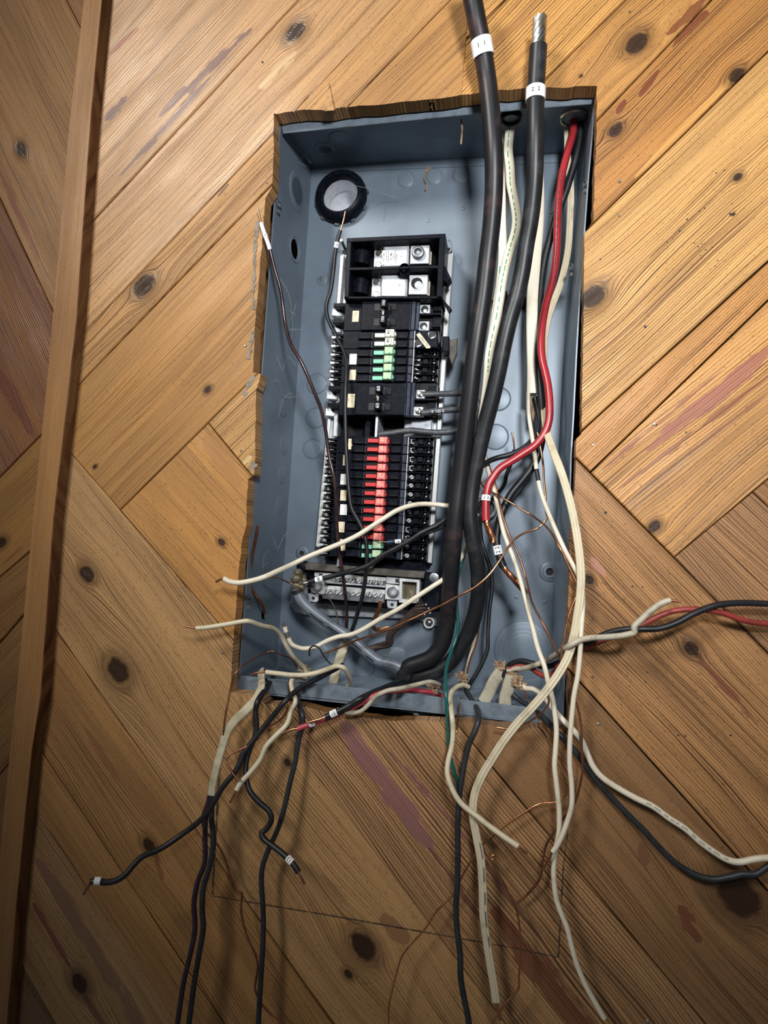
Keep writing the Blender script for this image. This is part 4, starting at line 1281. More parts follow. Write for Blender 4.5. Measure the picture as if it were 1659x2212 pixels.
MB().slab([(833, 1262), (864, 1266), (863, 1297), (831, 1295)], .056, .074, .0008).build('lug_block', 'rail', nb)
MB().slab([(835, 1246), (862, 1249), (862, 1262), (834, 1260)], .062, .074, .0006).build('plate', 'tin', nb)
MB().slab([(854, 1250), (864, 1251), (864, 1259), (854, 1258)], .0612, .0622).build('plate_hole', 'ink', nb)
MB().slab([(689, 1239), (697, 1239), (697, 1245), (689, 1245)], .0632, .0642).build('plate_hole', 'ink', nb)
for px, py, r in ((686, 1267, 12), (849, 1279, 13.5)):
    p = P(px, py, .0562)
    k = S(.056)
    MB().lathe(p, nY, [(r * k, -.001), (r * k, .0012), (r * k * .86, .0016), (r * k * .78, .0006), (r * k * .52, .0008), (r * k * .48, -.0005)], 28, False).build('set_screw', 'dark_steel', nb, True)
    MB().lathe(p, nY, [(r * k * .5, 0), (r * k * .5, .0003), (r * k * .22, .0004), (r * k * .2, .0002)], 8).build('socket', 'galv', nb)
for px, py in ((677, 1292), (847, 1306)):
    MB().slab([(px - 12, py - 10), (px + 11, py - 9), (px + 10, py + 6), (px + 6, py + 9), (px - 8, py + 8), (px - 11, py + 4)], .060, .0625, .0006).build('tab', 'tin', nb)
    MB().lathe(P(px, py, .0599), nY, [(.0021, 0), (.0021, .0003)], 16).build('tab_hole', 'ink', nb)
mb = MB()
for q in ([(863, 1249), (907, 1253), (906, 1259), (862, 1256)], [(862, 1294), (905, 1297), (904, 1304), (861, 1302)], [(863, 1254), (869, 1255), (868, 1298), (862, 1296)], [(900, 1257), (907, 1258), (905, 1300), (898, 1300)]):
    mb.slab(q, .056, .074, .0006)
mb.build('lug_frame', 'rail', nb)
MB().slab([(868, 1258), (901, 1261), (899, 1297), (867, 1295)], .066, .072).build('lug_inside', 'clump', nb)
p = P(927, 1345, .094)
rv = empty('push_rivet', p, label='pale plastic push rivet at the right end of the neutral bar bracket', category='rivet')
MB().lathe(p, nY, [(.0072, -.001), (.0070, .0012), (.0052, .0016), (.0048, -.0006)], 26, False).build('collar', 'tag_white', rv, True)
MB().lathe(p, nY, [(.0042, -.001), (.0040, .0030), (.0024, .0042)], 18).build('pin', 'nickel', rv, True)


# ================================================================= CABLES AND WIRES
wire('thick black service cable at left of the pair, leaving the top of the frame',
     [(1006, -70), (1018, -15), (1030, 45), (1042, 105), (1052, 170), (1060, 240), (1066, 320), (1067, 400), (1062, 480), (1053, 560), (1044, 640), (1032, 720), (1021, 800),
      (1012, 880), (1002, 960), (993, 1040), (984, 1120), (977, 1200), (971, 1280), (965, 1350), (952, 1395), (932, 1420), (905, 1432), (884, 1440), (874, 1458), (870, 1484)],
     [(0, -.075), (.2, -.045), (.45, -.010), (.75, .020), (.92, .055), (1, .062)], 39, 'cable_red', 'cable', 'service_cable', bands=[(3.0, 34, '1  1', PI / 2, 10)], yref=-.01)
wire('thick black service cable at right of the pair, cut end with bare strands',
     [(1167, 38), (1163, 100), (1160, 150), (1157, 205), (1156, 280), (1155, 370), (1151, 430), (1144, 485), (1136, 530), (1127, 590), (1116, 640), (1101, 690), (1088, 745), (1076, 805),
      (1062, 865), (1046, 925), (1032, 985), (1020, 1050), (1015, 1110), (1023, 1170), (1032, 1225), (1034, 1280), (1024, 1335), (1006, 1380), (978, 1424), (945, 1450), (912, 1458), (888, 1462), (877, 1490)],
     [(0, -.055), (.12, -.045), (.4, -.005), (.7, .022), (.92, .060), (1, .070)], 36, 'cable', 'cable', 'service_cable', copper=[(0, 1)], cm='alu', strands=7, bands=[(3.0, 26, '2  2', PI / 2, 9)], yref=-.01)
cz = P(1163, 100, -.050)
# pale NM cable with green print
wire('pale cream cable with green print, leftmost in the panel top', [(1104, 247), (1101, 285), (1098, 325), (1102, 362), (1104, 398), (1110, 430), (1116, 470), (1113, 502), (1103, 535), (1095, 565), (1086, 606),
     (1080, 646), (1073, 688), (1064, 730), (1057, 770), (1055, 805), (1051, 845), (1044, 895), (1038, 940)], [(0, .045), (.4, .055), (1, .058)], 20, 'sheath', 'cable', 'sheathed_cable', flat=.55,
     ink=(0.4, 15, 'ink_green', .15, .16, .38), yref=.05)
wire('second pale cable, mostly hidden behind the left service cable', [(1088, 268), (1086, 330), (1084, 400), (1084, 470), (1086, 540), (1082, 600), (1073, 660), (1064, 720), (1056, 780), (1050, 850)],
     [(0, .060), (1, .078)], 18, 'sheath', 'cable', 'sheathed_cable', flat=.5, ink=(4.6, 7, 'ink_green', .5, .12, .3), yref=.07)
wire('wide flat cream cable with its sheath stripped halfway down the panel', [(1160, 248), (1160, 330), (1163, 400), (1163, 470), (1159, 530), (1154, 590), (1150, 645), (1149, 700), (1150, 750), (1151, 800), (1150, 850)],
     [(0, .050), (.4, .062), (1, .055)], 24, 'sheath', 'cable', 'sheathed_cable', flat=.40, yref=.058)
pw = MB().slab([(1147, 853), (1155, 857), (1157, 880), (1152, 912), (1148, 898), (1146, 870)], .0610, .0620).build('paper_wrap', 'paper')
pw['label'], pw['category'] = 'torn brown paper strip hanging from the stripped flat cream cable', 'paper'
# trio through the top right bushing
wire('thick red wire with white marker and bare twisted copper end', [(1239, 247), (1238, 285), (1227, 325), (1215, 372), (1210, 405), (1206, 440), (1204, 485), (1203, 530), (1199, 575), (1191, 615), (1180, 655), (1172, 698), (1169, 740),
     (1171, 775), (1178, 805), (1184, 835), (1187, 870), (1186, 905), (1177, 935), (1157, 961), (1128, 981), (1103, 997), (1081, 1011), (1066, 1030), (1055, 1050), (1050, 1076), (1049, 1100), (1050, 1125), (1055, 1142), (1062, 1158), (1066, 1172)],
     [(0, .045), (.35, .040), (.7, .015), (1, .005)], 16.5, 'red', copper=[(27, 30)], strands=7, bands=[(25.0, 12, '2 2', PI / 2, 7)], yref=.02, ink=(3, 8, 'ink', .1, .12, .3))
wire('thick black wire with white marker 2 and bare twisted copper end', [(1252, 249), (1253, 295), (1243, 345), (1231, 385), (1222, 415), (1203, 465), (1189, 512), (1178, 554), (1171, 595), (1166, 646), (1163, 697), (1162, 748), (1164, 800),
     (1169, 855), (1172, 903), (1171, 944), (1163, 981), (1150, 1009), (1128, 1037), (1104, 1067), (1088, 1098), (1078, 1128), (1073, 1156), (1073, 1174), (1076, 1190), (1081, 1208), (1088, 1225), (1098, 1238), (1109, 1250), (1122, 1265), (1138, 1283)],
     [(0, .050), (.35, .066), (.6, .045), (1, .030)], 16, 'wire_black', copper=[(26, 30)], strands=7, cm='copper_dark', bands=[(23.9, 19, '2 2', PI, 9)], yref=.045)
wire('yellowed white triple cable weaving behind the red wire and down to a cut end', [(1225, 249), (1226, 300), (1226, 345), (1231, 385), (1233, 430), (1231, 480), (1228, 530), (1222, 568), (1211, 612), (1196, 652), (1183, 692), (1176, 740),
     (1174, 800), (1175, 870), (1181, 930), (1195, 974), (1211, 1016), (1226, 1064), (1240, 1122), (1250, 1184), (1255, 1240), (1253, 1290), (1247, 1332), (1240, 1372), (1227, 1418), (1203, 1461), (1174, 1500), (1145, 1533), (1117, 1563),
     (1087, 1602), (1062, 1641), (1040, 1678), (1025, 1718), (1022, 1762), (1030, 1810), (1039, 1858), (1043, 1920), (1045, 1980), (1052, 2034), (1059, 2080), (1067, 2127), (1072, 2164), (1075, 2180), (1081, 2202)],
     [(0, .055), (.15, .062), (.30, .050), (.39, -.034), (.55, -.044), (.64, -.052), (.8, -.050), (1, -.045)], 16.5, 'cream', 'cable', 'sheathed_cable', flat=.50, lobes=1, copper=[(41, 43)], yref=-.02, part='sheath',
     ink=(34.2, 38.4, 'ink_grey', -.45, .4, .8))
# white conductors
wire('long white wire from the stripped cable, its end at the lower right', [(1042, 935), (1045, 975), (1050, 1000), (1058, 1028), (1067, 1057), (1076, 1098), (1087, 1147), (1097, 1175), (1109, 1205), (1122, 1246), (1136, 1297), (1149, 1348), (1161, 1397),
     (1176, 1439), (1185, 1477), (1193, 1508), (1199, 1545), (1202, 1580), (1200, 1620), (1198, 1655), (1203, 1701), (1208, 1752), (1207, 1802), (1199, 1840), (1196, 1886), (1201, 1937), (1212, 1972), (1225, 2004), (1236, 2048), (1248, 2088), (1267, 2132), (1288, 2169), (1305, 2199)],
     [(0, .050), (.25, .015), (.42, -.035), (.6, -.048), (1, -.055)], 10.5, 'white', yref=-.03)
wire('white wire hanging beside the long one, stripped tip turned inwards', [(1141, 850), (1142, 893), (1148, 934), (1154, 973), (1159, 1014), (1165, 1049), (1174, 1080), (1184, 1106), (1196, 1135), (1207, 1160), (1220, 1188), (1234, 1214), (1247, 1238), (1256, 1260), (1259, 1290),
     (1258, 1330), (1255, 1370), (1253, 1412), (1248, 1460), (1240, 1502), (1235, 1550), (1231, 1605), (1231, 1655), (1235, 1698), (1235, 1738), (1227, 1770), (1215, 1803), (1204, 1826), (1194, 1840), (1187, 1853), (1171, 1881)],
     [(0, .050), (.2, .020), (.32, -.032), (.6, -.052), (.9, -.058), (1, -.056)], 10, 'white', copper=[(28, 30)], yref=-.03, sleeve=[(4.0, 4.7, 'ink', 1.02)])
wire('black wire sweeping from the stripped cable across the panel to the bar clump, marker 9', [(1155, 858), (1162, 885), (1165, 913), (1159, 937), (1144, 957), (1124, 972), (1099, 983), (1075, 989), (1053, 998), (1036, 1014), (1015, 1050), (992, 1095), (970, 1116), (942, 1135),
     (912, 1150), (888, 1166), (856, 1184), (826, 1200), (800, 1219), (770, 1231), (732, 1241), (705, 1248), (690, 1251), (676, 1255), (666, 1258), (656, 1260)],
     [(0, .058), (.25, .035), (.42, .050), (.6, .032), (1, .040)], 11.5, 'wire_black', copper=[(24, 25)], cm='alu', bands=[(22.0, 18, '9', PI, 10)], yref=.04)
wire('short black wire with blue end, white marker and copper tip over the green handles', [(988, 1116), (970, 1130), (950, 1141), (931, 1149), (905, 1158), (888, 1163), (879, 1166), (866, 1169), (850, 1170), (836, 1171), (826, 1169), (816, 1166)],
     [(0, .050), (.5, .034), (1, .030)], 7.5, 'wire_black', copper=[(9, 11)], bands=[(7.4, 13, '16', PI, 6)], sleeve=[(8.1, 9.0, 'blue', 1.05)], yref=.035)
wire('cream wire crossing the red handles to a bare tip at the left', [(1040, 1000), (1034, 1050), (1015, 1078), (990, 1090), (970, 1093), (942, 1090), (910, 1089), (881, 1094), (855, 1104), (829, 1120), (803, 1137), (773, 1156), (740, 1172), (703, 1187), (660, 1205),
     (630, 1220), (601, 1233), (572, 1246), (546, 1254), (516, 1259), (495, 1256), (483, 1250), (475, 1252), (466, 1257)], [(0, .052), (.2, .055), (.45, .022), (.7, -.005), (.85, -.048), (1, -.055)], 11.5, 'white', copper=[(21, 23)], cm='copper_dark', yref=.0)
# bare copper wires
wire('bare copper wire beside the long white wire, curling to the lower right', [(1046, 968), (1049, 983), (1058, 1010), (1070, 1047), (1079, 1084), (1086, 1114), (1093, 1135), (1103, 1164), (1114, 1186), (1125, 1212), (1134, 1242), (1142, 1273), (1148, 1298), (1157, 1318), (1173, 1347),
     (1185, 1373), (1200, 1402), (1212, 1428), (1225, 1458), (1239, 1500), (1250, 1536), (1256, 1575), (1257, 1620), (1258, 1665), (1249, 1712), (1236, 1744), (1217, 1768), (1198, 1795), (1180, 1826), (1172, 1863), (1167, 1896), (1144, 1927), (1120, 1948)],
     [(0, .048), (.25, .010), (.40, -.036), (.7, -.045), (1, -.034)], 4.6, 'copper_dark', name='bare_wire', yref=-.02)
wire('bare copper wire running over the black wire to the triple cable, hooked at its end', [(1042, 1004), (1038, 1030), (1040, 1045), (1050, 1056), (1071, 1067), (1093, 1080), (1112, 1091), (1128, 1102), (1144, 1110), (1161, 1122), (1174, 1132), (1190, 1150), (1206, 1178), (1219, 1202), (1229, 1226),
     (1241, 1250), (1249, 1274), (1248, 1285), (1241, 1297), (1230, 1326), (1223, 1352), (1218, 1378), (1213, 1405), (1211, 1435), (1203, 1460), (1190, 1478), (1184, 1500), (1185, 1520), (1170, 1540), (1140, 1561), (1118, 1570), (1095, 1574), (1073, 1571)],
     [(0, .045), (.2, .015), (.36, -.036), (.75, -.045), (1, -.040)], 4.2, 'copper', name='bare_wire', yref=-.01)
wire('bare copper wire sweeping left across both service cables to the bar', [(1161, 935), (1168, 968), (1173, 1002), (1175, 1037), (1178, 1067), (1179, 1095), (1180, 1108), (1182, 1118), (1173, 1131), (1157, 1143), (1140, 1148), (1124, 1156), (1108, 1168), (1095, 1186), (1083, 1205), (1071, 1223), (1058, 1240),
     (1042, 1256), (1020, 1272), (991, 1287), (960, 1304), (922, 1322), (884, 1340), (833, 1363), (795, 1375), (762, 1386), (732, 1400), (700, 1411)], [(0, .042), (.25, .015), (.5, -.012), (.75, .0), (1, .035)], 4.6, 'copper', name='bare_wire', yref=.0)
wire('short black wire with a bare copper stub upright behind the red wire', [(1106, 934), (1109, 950), (1111, 971), (1110, 990), (1102, 1006), (1094, 1026), (1091, 1043), (1083, 1057), (1071, 1068), (1062, 1080), (1052, 1095)],
     [(0, .060), (.6, .070), (1, .098)], 8, 'wire_black', copper=[(0, 2)], yref=.07)
wire('slim black wire dropping from the round hole down the panel back', [(1046, 1100), (1038, 1118), (1040, 1164), (1048, 1195), (1058, 1225), (1063, 1256), (1061, 1287), (1057, 1320), (1054, 1369), (1053, 1402), (1042, 1432), (1027, 1458), (1014, 1480), (1008, 1500)],
     [(0, .095), (.2, .070), (1, .055)], 8.5, 'wire_black', yref=.065)
wire('short pale wire behind the right service cable, tipped with bare copper', [(1037, 1332), (1033, 1352), (1029, 1372), (1022, 1395), (1014, 1424), (1008, 1450), (1006, 1480)], [(0, .06), (1, .058)], 7.5, 'grubby', copper=[(0, 1)], yref=.06)
wire('thin bare wire beside the pale one at the bottom clamp', [(1036, 1336), (1034, 1360), (1029, 1390), (1017, 1420), (1009, 1452), (1007, 1476)], [(0, .055), (1, .053)], 3.4, 'copper_dark', name='bare_wire')
wire('teal green wire behind the service cables, hanging over the bottom lip', [(1012, 1176), (1001, 1205), (991, 1236), (987, 1266), (986, 1297), (988, 1330), (990, 1350), (985, 1380), (973, 1412), (963, 1450), (963, 1494), (966, 1536), (968, 1577), (969, 1615), (975, 1645), (983, 1672), (988, 1690), (988, 1706)],
     [(0, .060), (.4, .050), (.62, -.030), (1, -.036)], 7.5, 'green', yref=.02)
wire('slim white wire beside the green one', [(1012, 1178), (1004, 1192), (994, 1205), (986, 1218)], .066, 6, 'white')
# wires over the neutral bar
wire('thin brown-black wire with white sleeved tip, rising to the panel left edge', [(557, 450), (561, 468), (566, 488), (574, 512), (581, 532), (586, 552), (595, 588), (606, 626), (611, 661), (617, 704), (629, 745), (648, 777), (665, 813), (680, 850), (694, 886), (704, 934), (711, 985), (720, 1025), (725, 1060),
     (727, 1100), (728, 1140), (733, 1190), (741, 1246), (747, 1292), (749, 1330), (748, 1360)], [(0, -.030), (.3, .0), (.6, .028), (.85, .040), (1, .070)], 8.2, 'wire_brown', copper=[(0, 1.9)], sleeve=[(1.7, 4.4, 'tag', 1.12)],
     bands=[(2.9, 9, '2', PI / 2, 5)], yref=.02)
wire('slim black wire with white marker, its copper tip over the conduit mouth', [(746, 457), (742, 476), (736, 496), (730, 515), (727, 530), (723, 554), (720, 588), (714, 629), (705, 658), (707, 682), (716, 706), (731, 735), (745, 764), (749, 795), (747, 842), (746, 885), (747, 940), (749, 990), (753, 1050), (759, 1096), (773, 1123),
     (785, 1148), (792, 1180), (792, 1220), (785, 1278), (773, 1322), (764, 1352), (752, 1376)], [(0, .050), (.25, .062), (.45, .035), (.8, .034), (1, .075)], 9.2, 'wire_black', copper=[(0, 2.1)], bands=[(4.0, 13, '2', PI / 2, 6)], yref=.045)
wire('flat yellowed sheath rising from the panel bottom behind the neutral cable', [(750, 1372), (742, 1400), (731, 1430), (723, 1462), (716, 1492)], [(0, .085), (1, .060)], 21, 'sheath_old', 'cable', 'sheathed_cable', flat=.4, yref=.075)
wire('bare grey neutral cable with split covering curving from the bar clump to the panel bottom', [(642, 1272), (645, 1284), (655, 1302), (673, 1319), (702, 1341), (732, 1361), (757, 1378), (780, 1397), (800, 1415), (818, 1427), (840, 1432), (862, 1440), (874, 1452), (876, 1475)],
     [(0, .045), (.5, .058), (1, .062)], 25, 'neutral', 'cable', 'neutral_cable', ink=(3.0, 8.6, 'ink', .55, .9, 1.3), yref=.055)
cl = empty('wire_clump', P(645, 1255, .042), label='lumpy corroded metal clump at the top end of the grey neutral cable', category='connector')
mb = MB()
rnd = random.Random(5)
bm = bmesh.new()
for (px, py, r) in ((645, 1240, 12), (652, 1246, 10), (640, 1250, 12), (648, 1258, 13), (641, 1265, 12), (650, 1268, 11), (657, 1254, 7)):
    bmesh.ops.create_icosphere(bm, subdivisions=2, radius=r * S(.043), matrix=Matrix.Translation(P(px, py, .043 + rnd.uniform(-.003, .003))) @ Matrix.Rotation(rnd.uniform(0, 3), 4, 'Y') @ Matrix.Diagonal((1, .8, .8 + rnd.random() * .4, 1)))
for v in bm.verts:
    v.co += Vector((rnd.uniform(-1, 1), rnd.uniform(-1, 1), rnd.uniform(-1, 1))) * .0007
me = bpy.data.meshes.new('lump')
bm.to_mesh(me)
bm.free()
me.polygons.foreach_set('use_smooth', [True] * len(me.polygons))
me.materials.append(M['clump'])
lo_ = bpy.data.objects.new('lump', me)
COL.objects.link(lo_)
adopt(lo_, cl)
MB().tube([P(641, 1272, .043), P(644, 1279, .044)], 14 * S(.043), 14).build('collar', 'ink', cl, True)
wire('thin tarnished wire from the clump to the panel left side', [(636, 1263), (622, 1258), (601, 1249), (585, 1247), (569, 1245)], [(0, .04), (1, .015)], 3.2, 'copper_dark', name='bare_wire')
wire('thin dark wire sagging from the clump over the bar bracket', [(656, 1264), (668, 1270), (684, 1280), (705, 1290), (716, 1300), (725, 1318), (729, 1336), (731, 1348)], .050, 3.0, 'rust_wire', name='bare_wire')
wire('pale wire curling from behind the service cable to a burnt tip near the left', [(1013, 1160), (1005, 1189), (985, 1220), (960, 1249), (934, 1267), (896, 1292), (858, 1317), (821, 1337), (783, 1360), (757, 1371), (732, 1375), (707, 1384), (682, 1397), (660, 1401), (645, 1399), (631, 1392), (623, 1378), (618, 1364), (615, 1354), (612, 1345)],
     [(0, .058), (.3, .030), (.7, .040), (1, .030)], 10.5, 'white', copper=[(18, 19)], cm='copper_dark', sleeve=[(16.0, 16.9, 'ink', 1.02)], yref=.038)
wire('cream wire leaving the panel at the left with a bare copper tip', [(397, 1352), (410, 1355), (424, 1357), (442, 1356), (463, 1353), (499, 1347), (520, 1343), (538, 1342), (564, 1351), (592, 1358), (608, 1374), (621, 1399), (634, 1419), (648, 1433), (658, 1444), (664, 1460)],
     [(0, -.060), (.4, -.050), (.75, .015), (1, .045)], 10.5, 'cream', copper=[(0, 2)], cm='copper_dark', yref=-.02)
# stranded brown ground bundle and copper strap
mb = MB()
at, seg, N = path([(918, 1306), (904, 1316), (889, 1326), (872, 1343), (853, 1358), (842, 1374), (841, 1390), (823, 1395), (800, 1402)], [(0, .058), (1, .078)])
p = seg(0, N)
rs = 8.5 * S(.065)
for k in range(9):
    q = []
    for i, c in enumerate(p):
        t = (p[min(i + 1, len(p) - 1)] - p[max(0, i - 1)]).normalized()
        s1 = t.cross(Vector((0, 1, 0))).normalized()
        s2 = t.cross(s1)
        a = 2 * PI * k / 8 + i * .16
        rr = 0 if k == 8 else rs * (.62 + .7 * max(0, 1 - i / 12))
        q.append(c + (s1 * math.cos(a) + s2 * math.sin(a)) * rr)
    mb.tube(q, rs * .38, 7)
gb = empty('ground_bundle', p[0], label='brown stranded ground bundle fanning out at the right end of the bar', category='ground wire')
mb.build('strands', 'rust_wire', gb, True)
mb = MB()
for px, py in ((903, 1300), (912, 1302), (921, 1306), (927, 1314), (930, 1324), (918, 1327), (908, 1320)):
    mb.lathe(P(px, py, .055), Vector((.4, -.8, .3)).normalized(), [(.0016, -.004), (.0016, 0), (.0009, .0006)], 10)
mb.build('strand_tips', 'alu', gb, True)
wire('braided copper strap bent below the neutral bar', [(822, 1298), (820, 1312), (815, 1325), (808, 1338), (806, 1352), (812, 1360), (826, 1359), (840, 1356)], [(0, .058), (1, .078)], 9, 'copper', 'strap', 'ground_strap', flat=.45)
# grey cables leaving the 60 breaker
wire('grey rubber wire looping from the upper 60 terminal back into the empty breaker slot', [(912, 852), (925, 852), (951, 851), (985, 850), (1010, 852), (1028, 864), (1037, 884), (1037, 904), (1027, 919), (1006, 928), (984, 931), (962, 934), (930, 934), (900, 931), (886, 930), (854, 934), (836, 937), (815, 939)],
     [(0, .054), (.3, .070), (.55, .070), (1, .056)], 13.5, 'wire_cloth', yref=.06)
w2 = wire('grey rubber wire printed 0 125 C from the lower 60 terminal', [(908, 892), (920, 891), (951, 887), (990, 885), (1014, 890), (1024, 910), (1026, 960), (1024, 1040)], [(0, .054), (.4, .066), (1, .080)], 14.5, 'wire_cloth', yref=.06, sleeve=[(0.0, .3, 'black2', 1.05)])
print_flat('0  125 C', 946, 888.5, .0500, .06, 6.0, 'ink_white', w2)

# ---------------------------------------------------------------- out of the bottom, right hand group
wire('grey-white cut sheath standing at bottom right, leftmost of two', [(1045, 1516), (1056, 1496), (1066, 1474), (1077, 1458), (1086, 1446)], [(0, .045), (1, .038)], 26, 'grubby', 'cable', 'sheathed_cable', flat=.55)
wire('grey-white cut sheath standing at bottom right, nearest the corner', [(1091, 1524), (1093, 1504), (1098, 1485), (1104, 1467), (1106, 1459)], [(0, .035), (1, .030)], 27, 'grubby', 'cable', 'sheathed_cable', flat=.55)
for px, py, y, lab in ((1086, 1440, .036, 'torn brown paper at the mouth of the left cut sheath'), (1109, 1458, .030, 'torn brown paper at the mouth of the right cut sheath'), (1123, 1478, .024, 'twisted brown paper tail below the right cut sheath'),
                       (1000, 1464, .045, 'torn brown paper at the bottom clamp below the service cables'), (658, 1446, .046, 'torn brown paper at the cable clamp bottom left'), (937, 1484, .022, 'torn brown paper beside the pink wire')):
    bm = bmesh.new()
    rnd = random.Random(px)
    bmesh.ops.create_icosphere(bm, subdivisions=3, radius=.0075, matrix=Matrix.Translation(P(px, py, y)) @ Matrix.Rotation(.6, 4, 'Y') @ Matrix.Diagonal((1.1, .45, .75, 1)))
    for v in bm.verts:
        d = (v.co - P(px, py, y))
        v.co += d * (math.sin(d.x * 1500 + px) * .30 + math.sin(d.z * 1900 + px) * .25 + math.sin((d.x + d.z) * 3100) * .10)
    me = bpy.data.meshes.new('paper_scrap')
    bm.to_mesh(me)
    bm.free()
    me.materials.append(M['paper'])
    o = bpy.data.objects.new('paper_scrap', me)
    COL.objects.link(o)
    o['label'], o['category'] = lab, 'paper'
wire('black wire arching out of the left cut sheath and off the right side', [(1088, 1462), (1092, 1450), (1103, 1435), (1126, 1428), (1150, 1433), (1175, 1440), (1205, 1432), (1235, 1412), (1262, 1393), (1291, 1377), (1325, 1364), (1361, 1359), (1390, 1359), (1426, 1357), (1462, 1345), (1498, 1326), (1542, 1309), (1585, 1303), (1630, 1303), (1680, 1306), (1740, 1312)],
     [(0, .036), (.15, .015), (.3, -.040), (.5, -.055), (1, -.040)], 13, 'wire_black', yref=-.03)
wire('grubby white wire hooked round the red and black pair, with a bare tip', [(1096, 1450), (1110, 1445), (1130, 1444), (1152, 1438), (1175, 1429), (1203, 1413), (1228, 1396), (1252, 1383), (1276, 1378), (1300, 1377), (1336, 1374), (1358, 1370), (1370, 1366), (1370, 1354), (1377, 1346), (1387, 1337), (1399, 1325), (1419, 1309), (1434, 1301), (1448, 1297), (1456, 1298), (1470, 1300)],
     [(0, .030), (.2, .005), (.35, -.050), (.7, -.072), (1, -.075)], 12, 'grubby', copper=[(19, 21)], cm='copper_dark', yref=-.04)
wire('dull red wire twisted with the black one and leaving the frame at right', [(1100, 1446), (1126, 1437), (1145, 1442), (1164, 1455), (1181, 1461), (1196, 1454), (1209, 1434), (1228, 1414), (1255, 1402), (1290, 1388), (1325, 1374), (1352, 1367), (1375, 1358), (1400, 1343), (1428, 1329), (1455, 1320), (1490, 1316), (1524, 1318), (1560, 1324), (1596, 1337), (1625, 1344), (1665, 1348), (1730, 1352)],
     [(0, .030), (.2, -.004), (.35, -.042), (.6, -.048), (1, -.034)], 11.5, 'red_dull', yref=-.03)
wire('pale wire with dark print curving across the lower right boards', [(1120, 1472), (1134, 1486), (1153, 1489), (1172, 1502), (1189, 1523), (1210, 1549), (1236, 1575), (1256, 1599), (1267, 1624), (1281, 1655), (1303, 1681), (1339, 1705), (1375, 1725), (1412, 1743), (1446, 1768), (1480, 1790), (1513, 1819), (1542, 1840), (1571, 1857), (1598, 1862), (1629, 1856), (1665, 1853), (1730, 1858)],
     [(0, .026), (.08, .008), (.18, -.034), (.5, -.036), (1, -.042)], 12, 'white', ink=(12.5, 18, 'ink_grey', -.1, .22, .45), yref=-.03)
wire('dark blue-black wire sagging across the lower right boards', [(1108, 1500), (1122, 1512), (1150, 1530), (1178, 1554), (1206, 1584), (1237, 1616), (1267, 1658), (1299, 1699), (1343, 1746), (1390, 1793), (1430, 1837), (1466, 1869), (1506, 1891), (1542, 1899), (1578, 1894), (1605, 1888), (1632, 1888), (1650, 1878), (1680, 1855)],
     [(0, .026), (.08, .006), (.16, -.030), (.6, -.030), (1, -.036)], 12, 'wire_grey', yref=-.03)
wire('thin copper wire rising from the right cut sheath, looping low across the boards', [(1131, 1489), (1145, 1520), (1162, 1550), (1184, 1583), (1201, 1625), (1214, 1650), (1225, 1670), (1230, 1690), (1228, 1704), (1219, 1721), (1199, 1733), (1167, 1736), (1135, 1753), (1088, 1785), (1049, 1817), (1020, 1856), (998, 1894), (979, 1932), (944, 1967), (921, 2003), (896, 2031), (870, 2063), (858, 2098), (848, 2137), (840, 2175), (840, 2212), (843, 2260)],
     [(0, .022), (.08, -.034), (.4, -.036), (1, -.050)], 3.6, 'copper', name='bare_wire', yref=-.04)
# bottom middle
wire('long black wire from the bottom clamp hanging out of the frame, right of the centre', [(1006, 1490), (1017, 1508), (1030, 1530), (1034, 1552), (1027, 1577), (1014, 1605), (1005, 1638), (1000, 1666), (993, 1712), (989, 1776), (989, 1840), (988, 1904), (985, 1967), (988, 2015), (994, 2063), (995, 2111), (1003, 2159), (1012, 2205), (1018, 2270)],
     [(0, .030), (.05, .0), (.10, -.036), (.5, -.050), (1, -.070)], 12.5, 'wire_grey', yref=-.05)
wire('cream wire from the bottom clamp ending in a bare tip above the boards', [(1012, 1484), (998, 1480), (980, 1489), (973, 1508), (976, 1544), (979, 1577), (976, 1611), (968, 1645), (967, 1674), (979, 1709), (998, 1737), (1030, 1763), (1062, 1788), (1094, 1811), (1119, 1828), (1127, 1834), (1139, 1844)],
     [(0, .030), (.08, .004), (.18, -.040), (.6, -.058), (1, -.070)], 11.5, 'cream', copper=[(14, 16)], cm='copper_dark', yref=-.05)
wire('thin copper wire beside the cream one with a small loop, ending at the bottom edge', [(996, 1508), (991, 1536), (987, 1577), (978, 1594), (966, 1622), (963, 1650), (966, 1680), (971, 1705), (981, 1730), (998, 1747), (1009, 1766), (1020, 1798), (1040, 1827), (1052, 1848), (1062, 1857), (1069, 1853), (1066, 1847), (1060, 1853), (1063, 1866), (1073, 1882), (1088, 1907), (1104, 1939),
     (1116, 1967), (1123, 2009), (1124, 2057), (1121, 2111), (1119, 2137), (1094, 2165), (1072, 2197), (1060, 2222), (1050, 2260)], [(0, .010), (.06, -.034), (.4, -.046), (1, -.055)], 4.0, 'copper', name='bare_wire', yref=-.04)
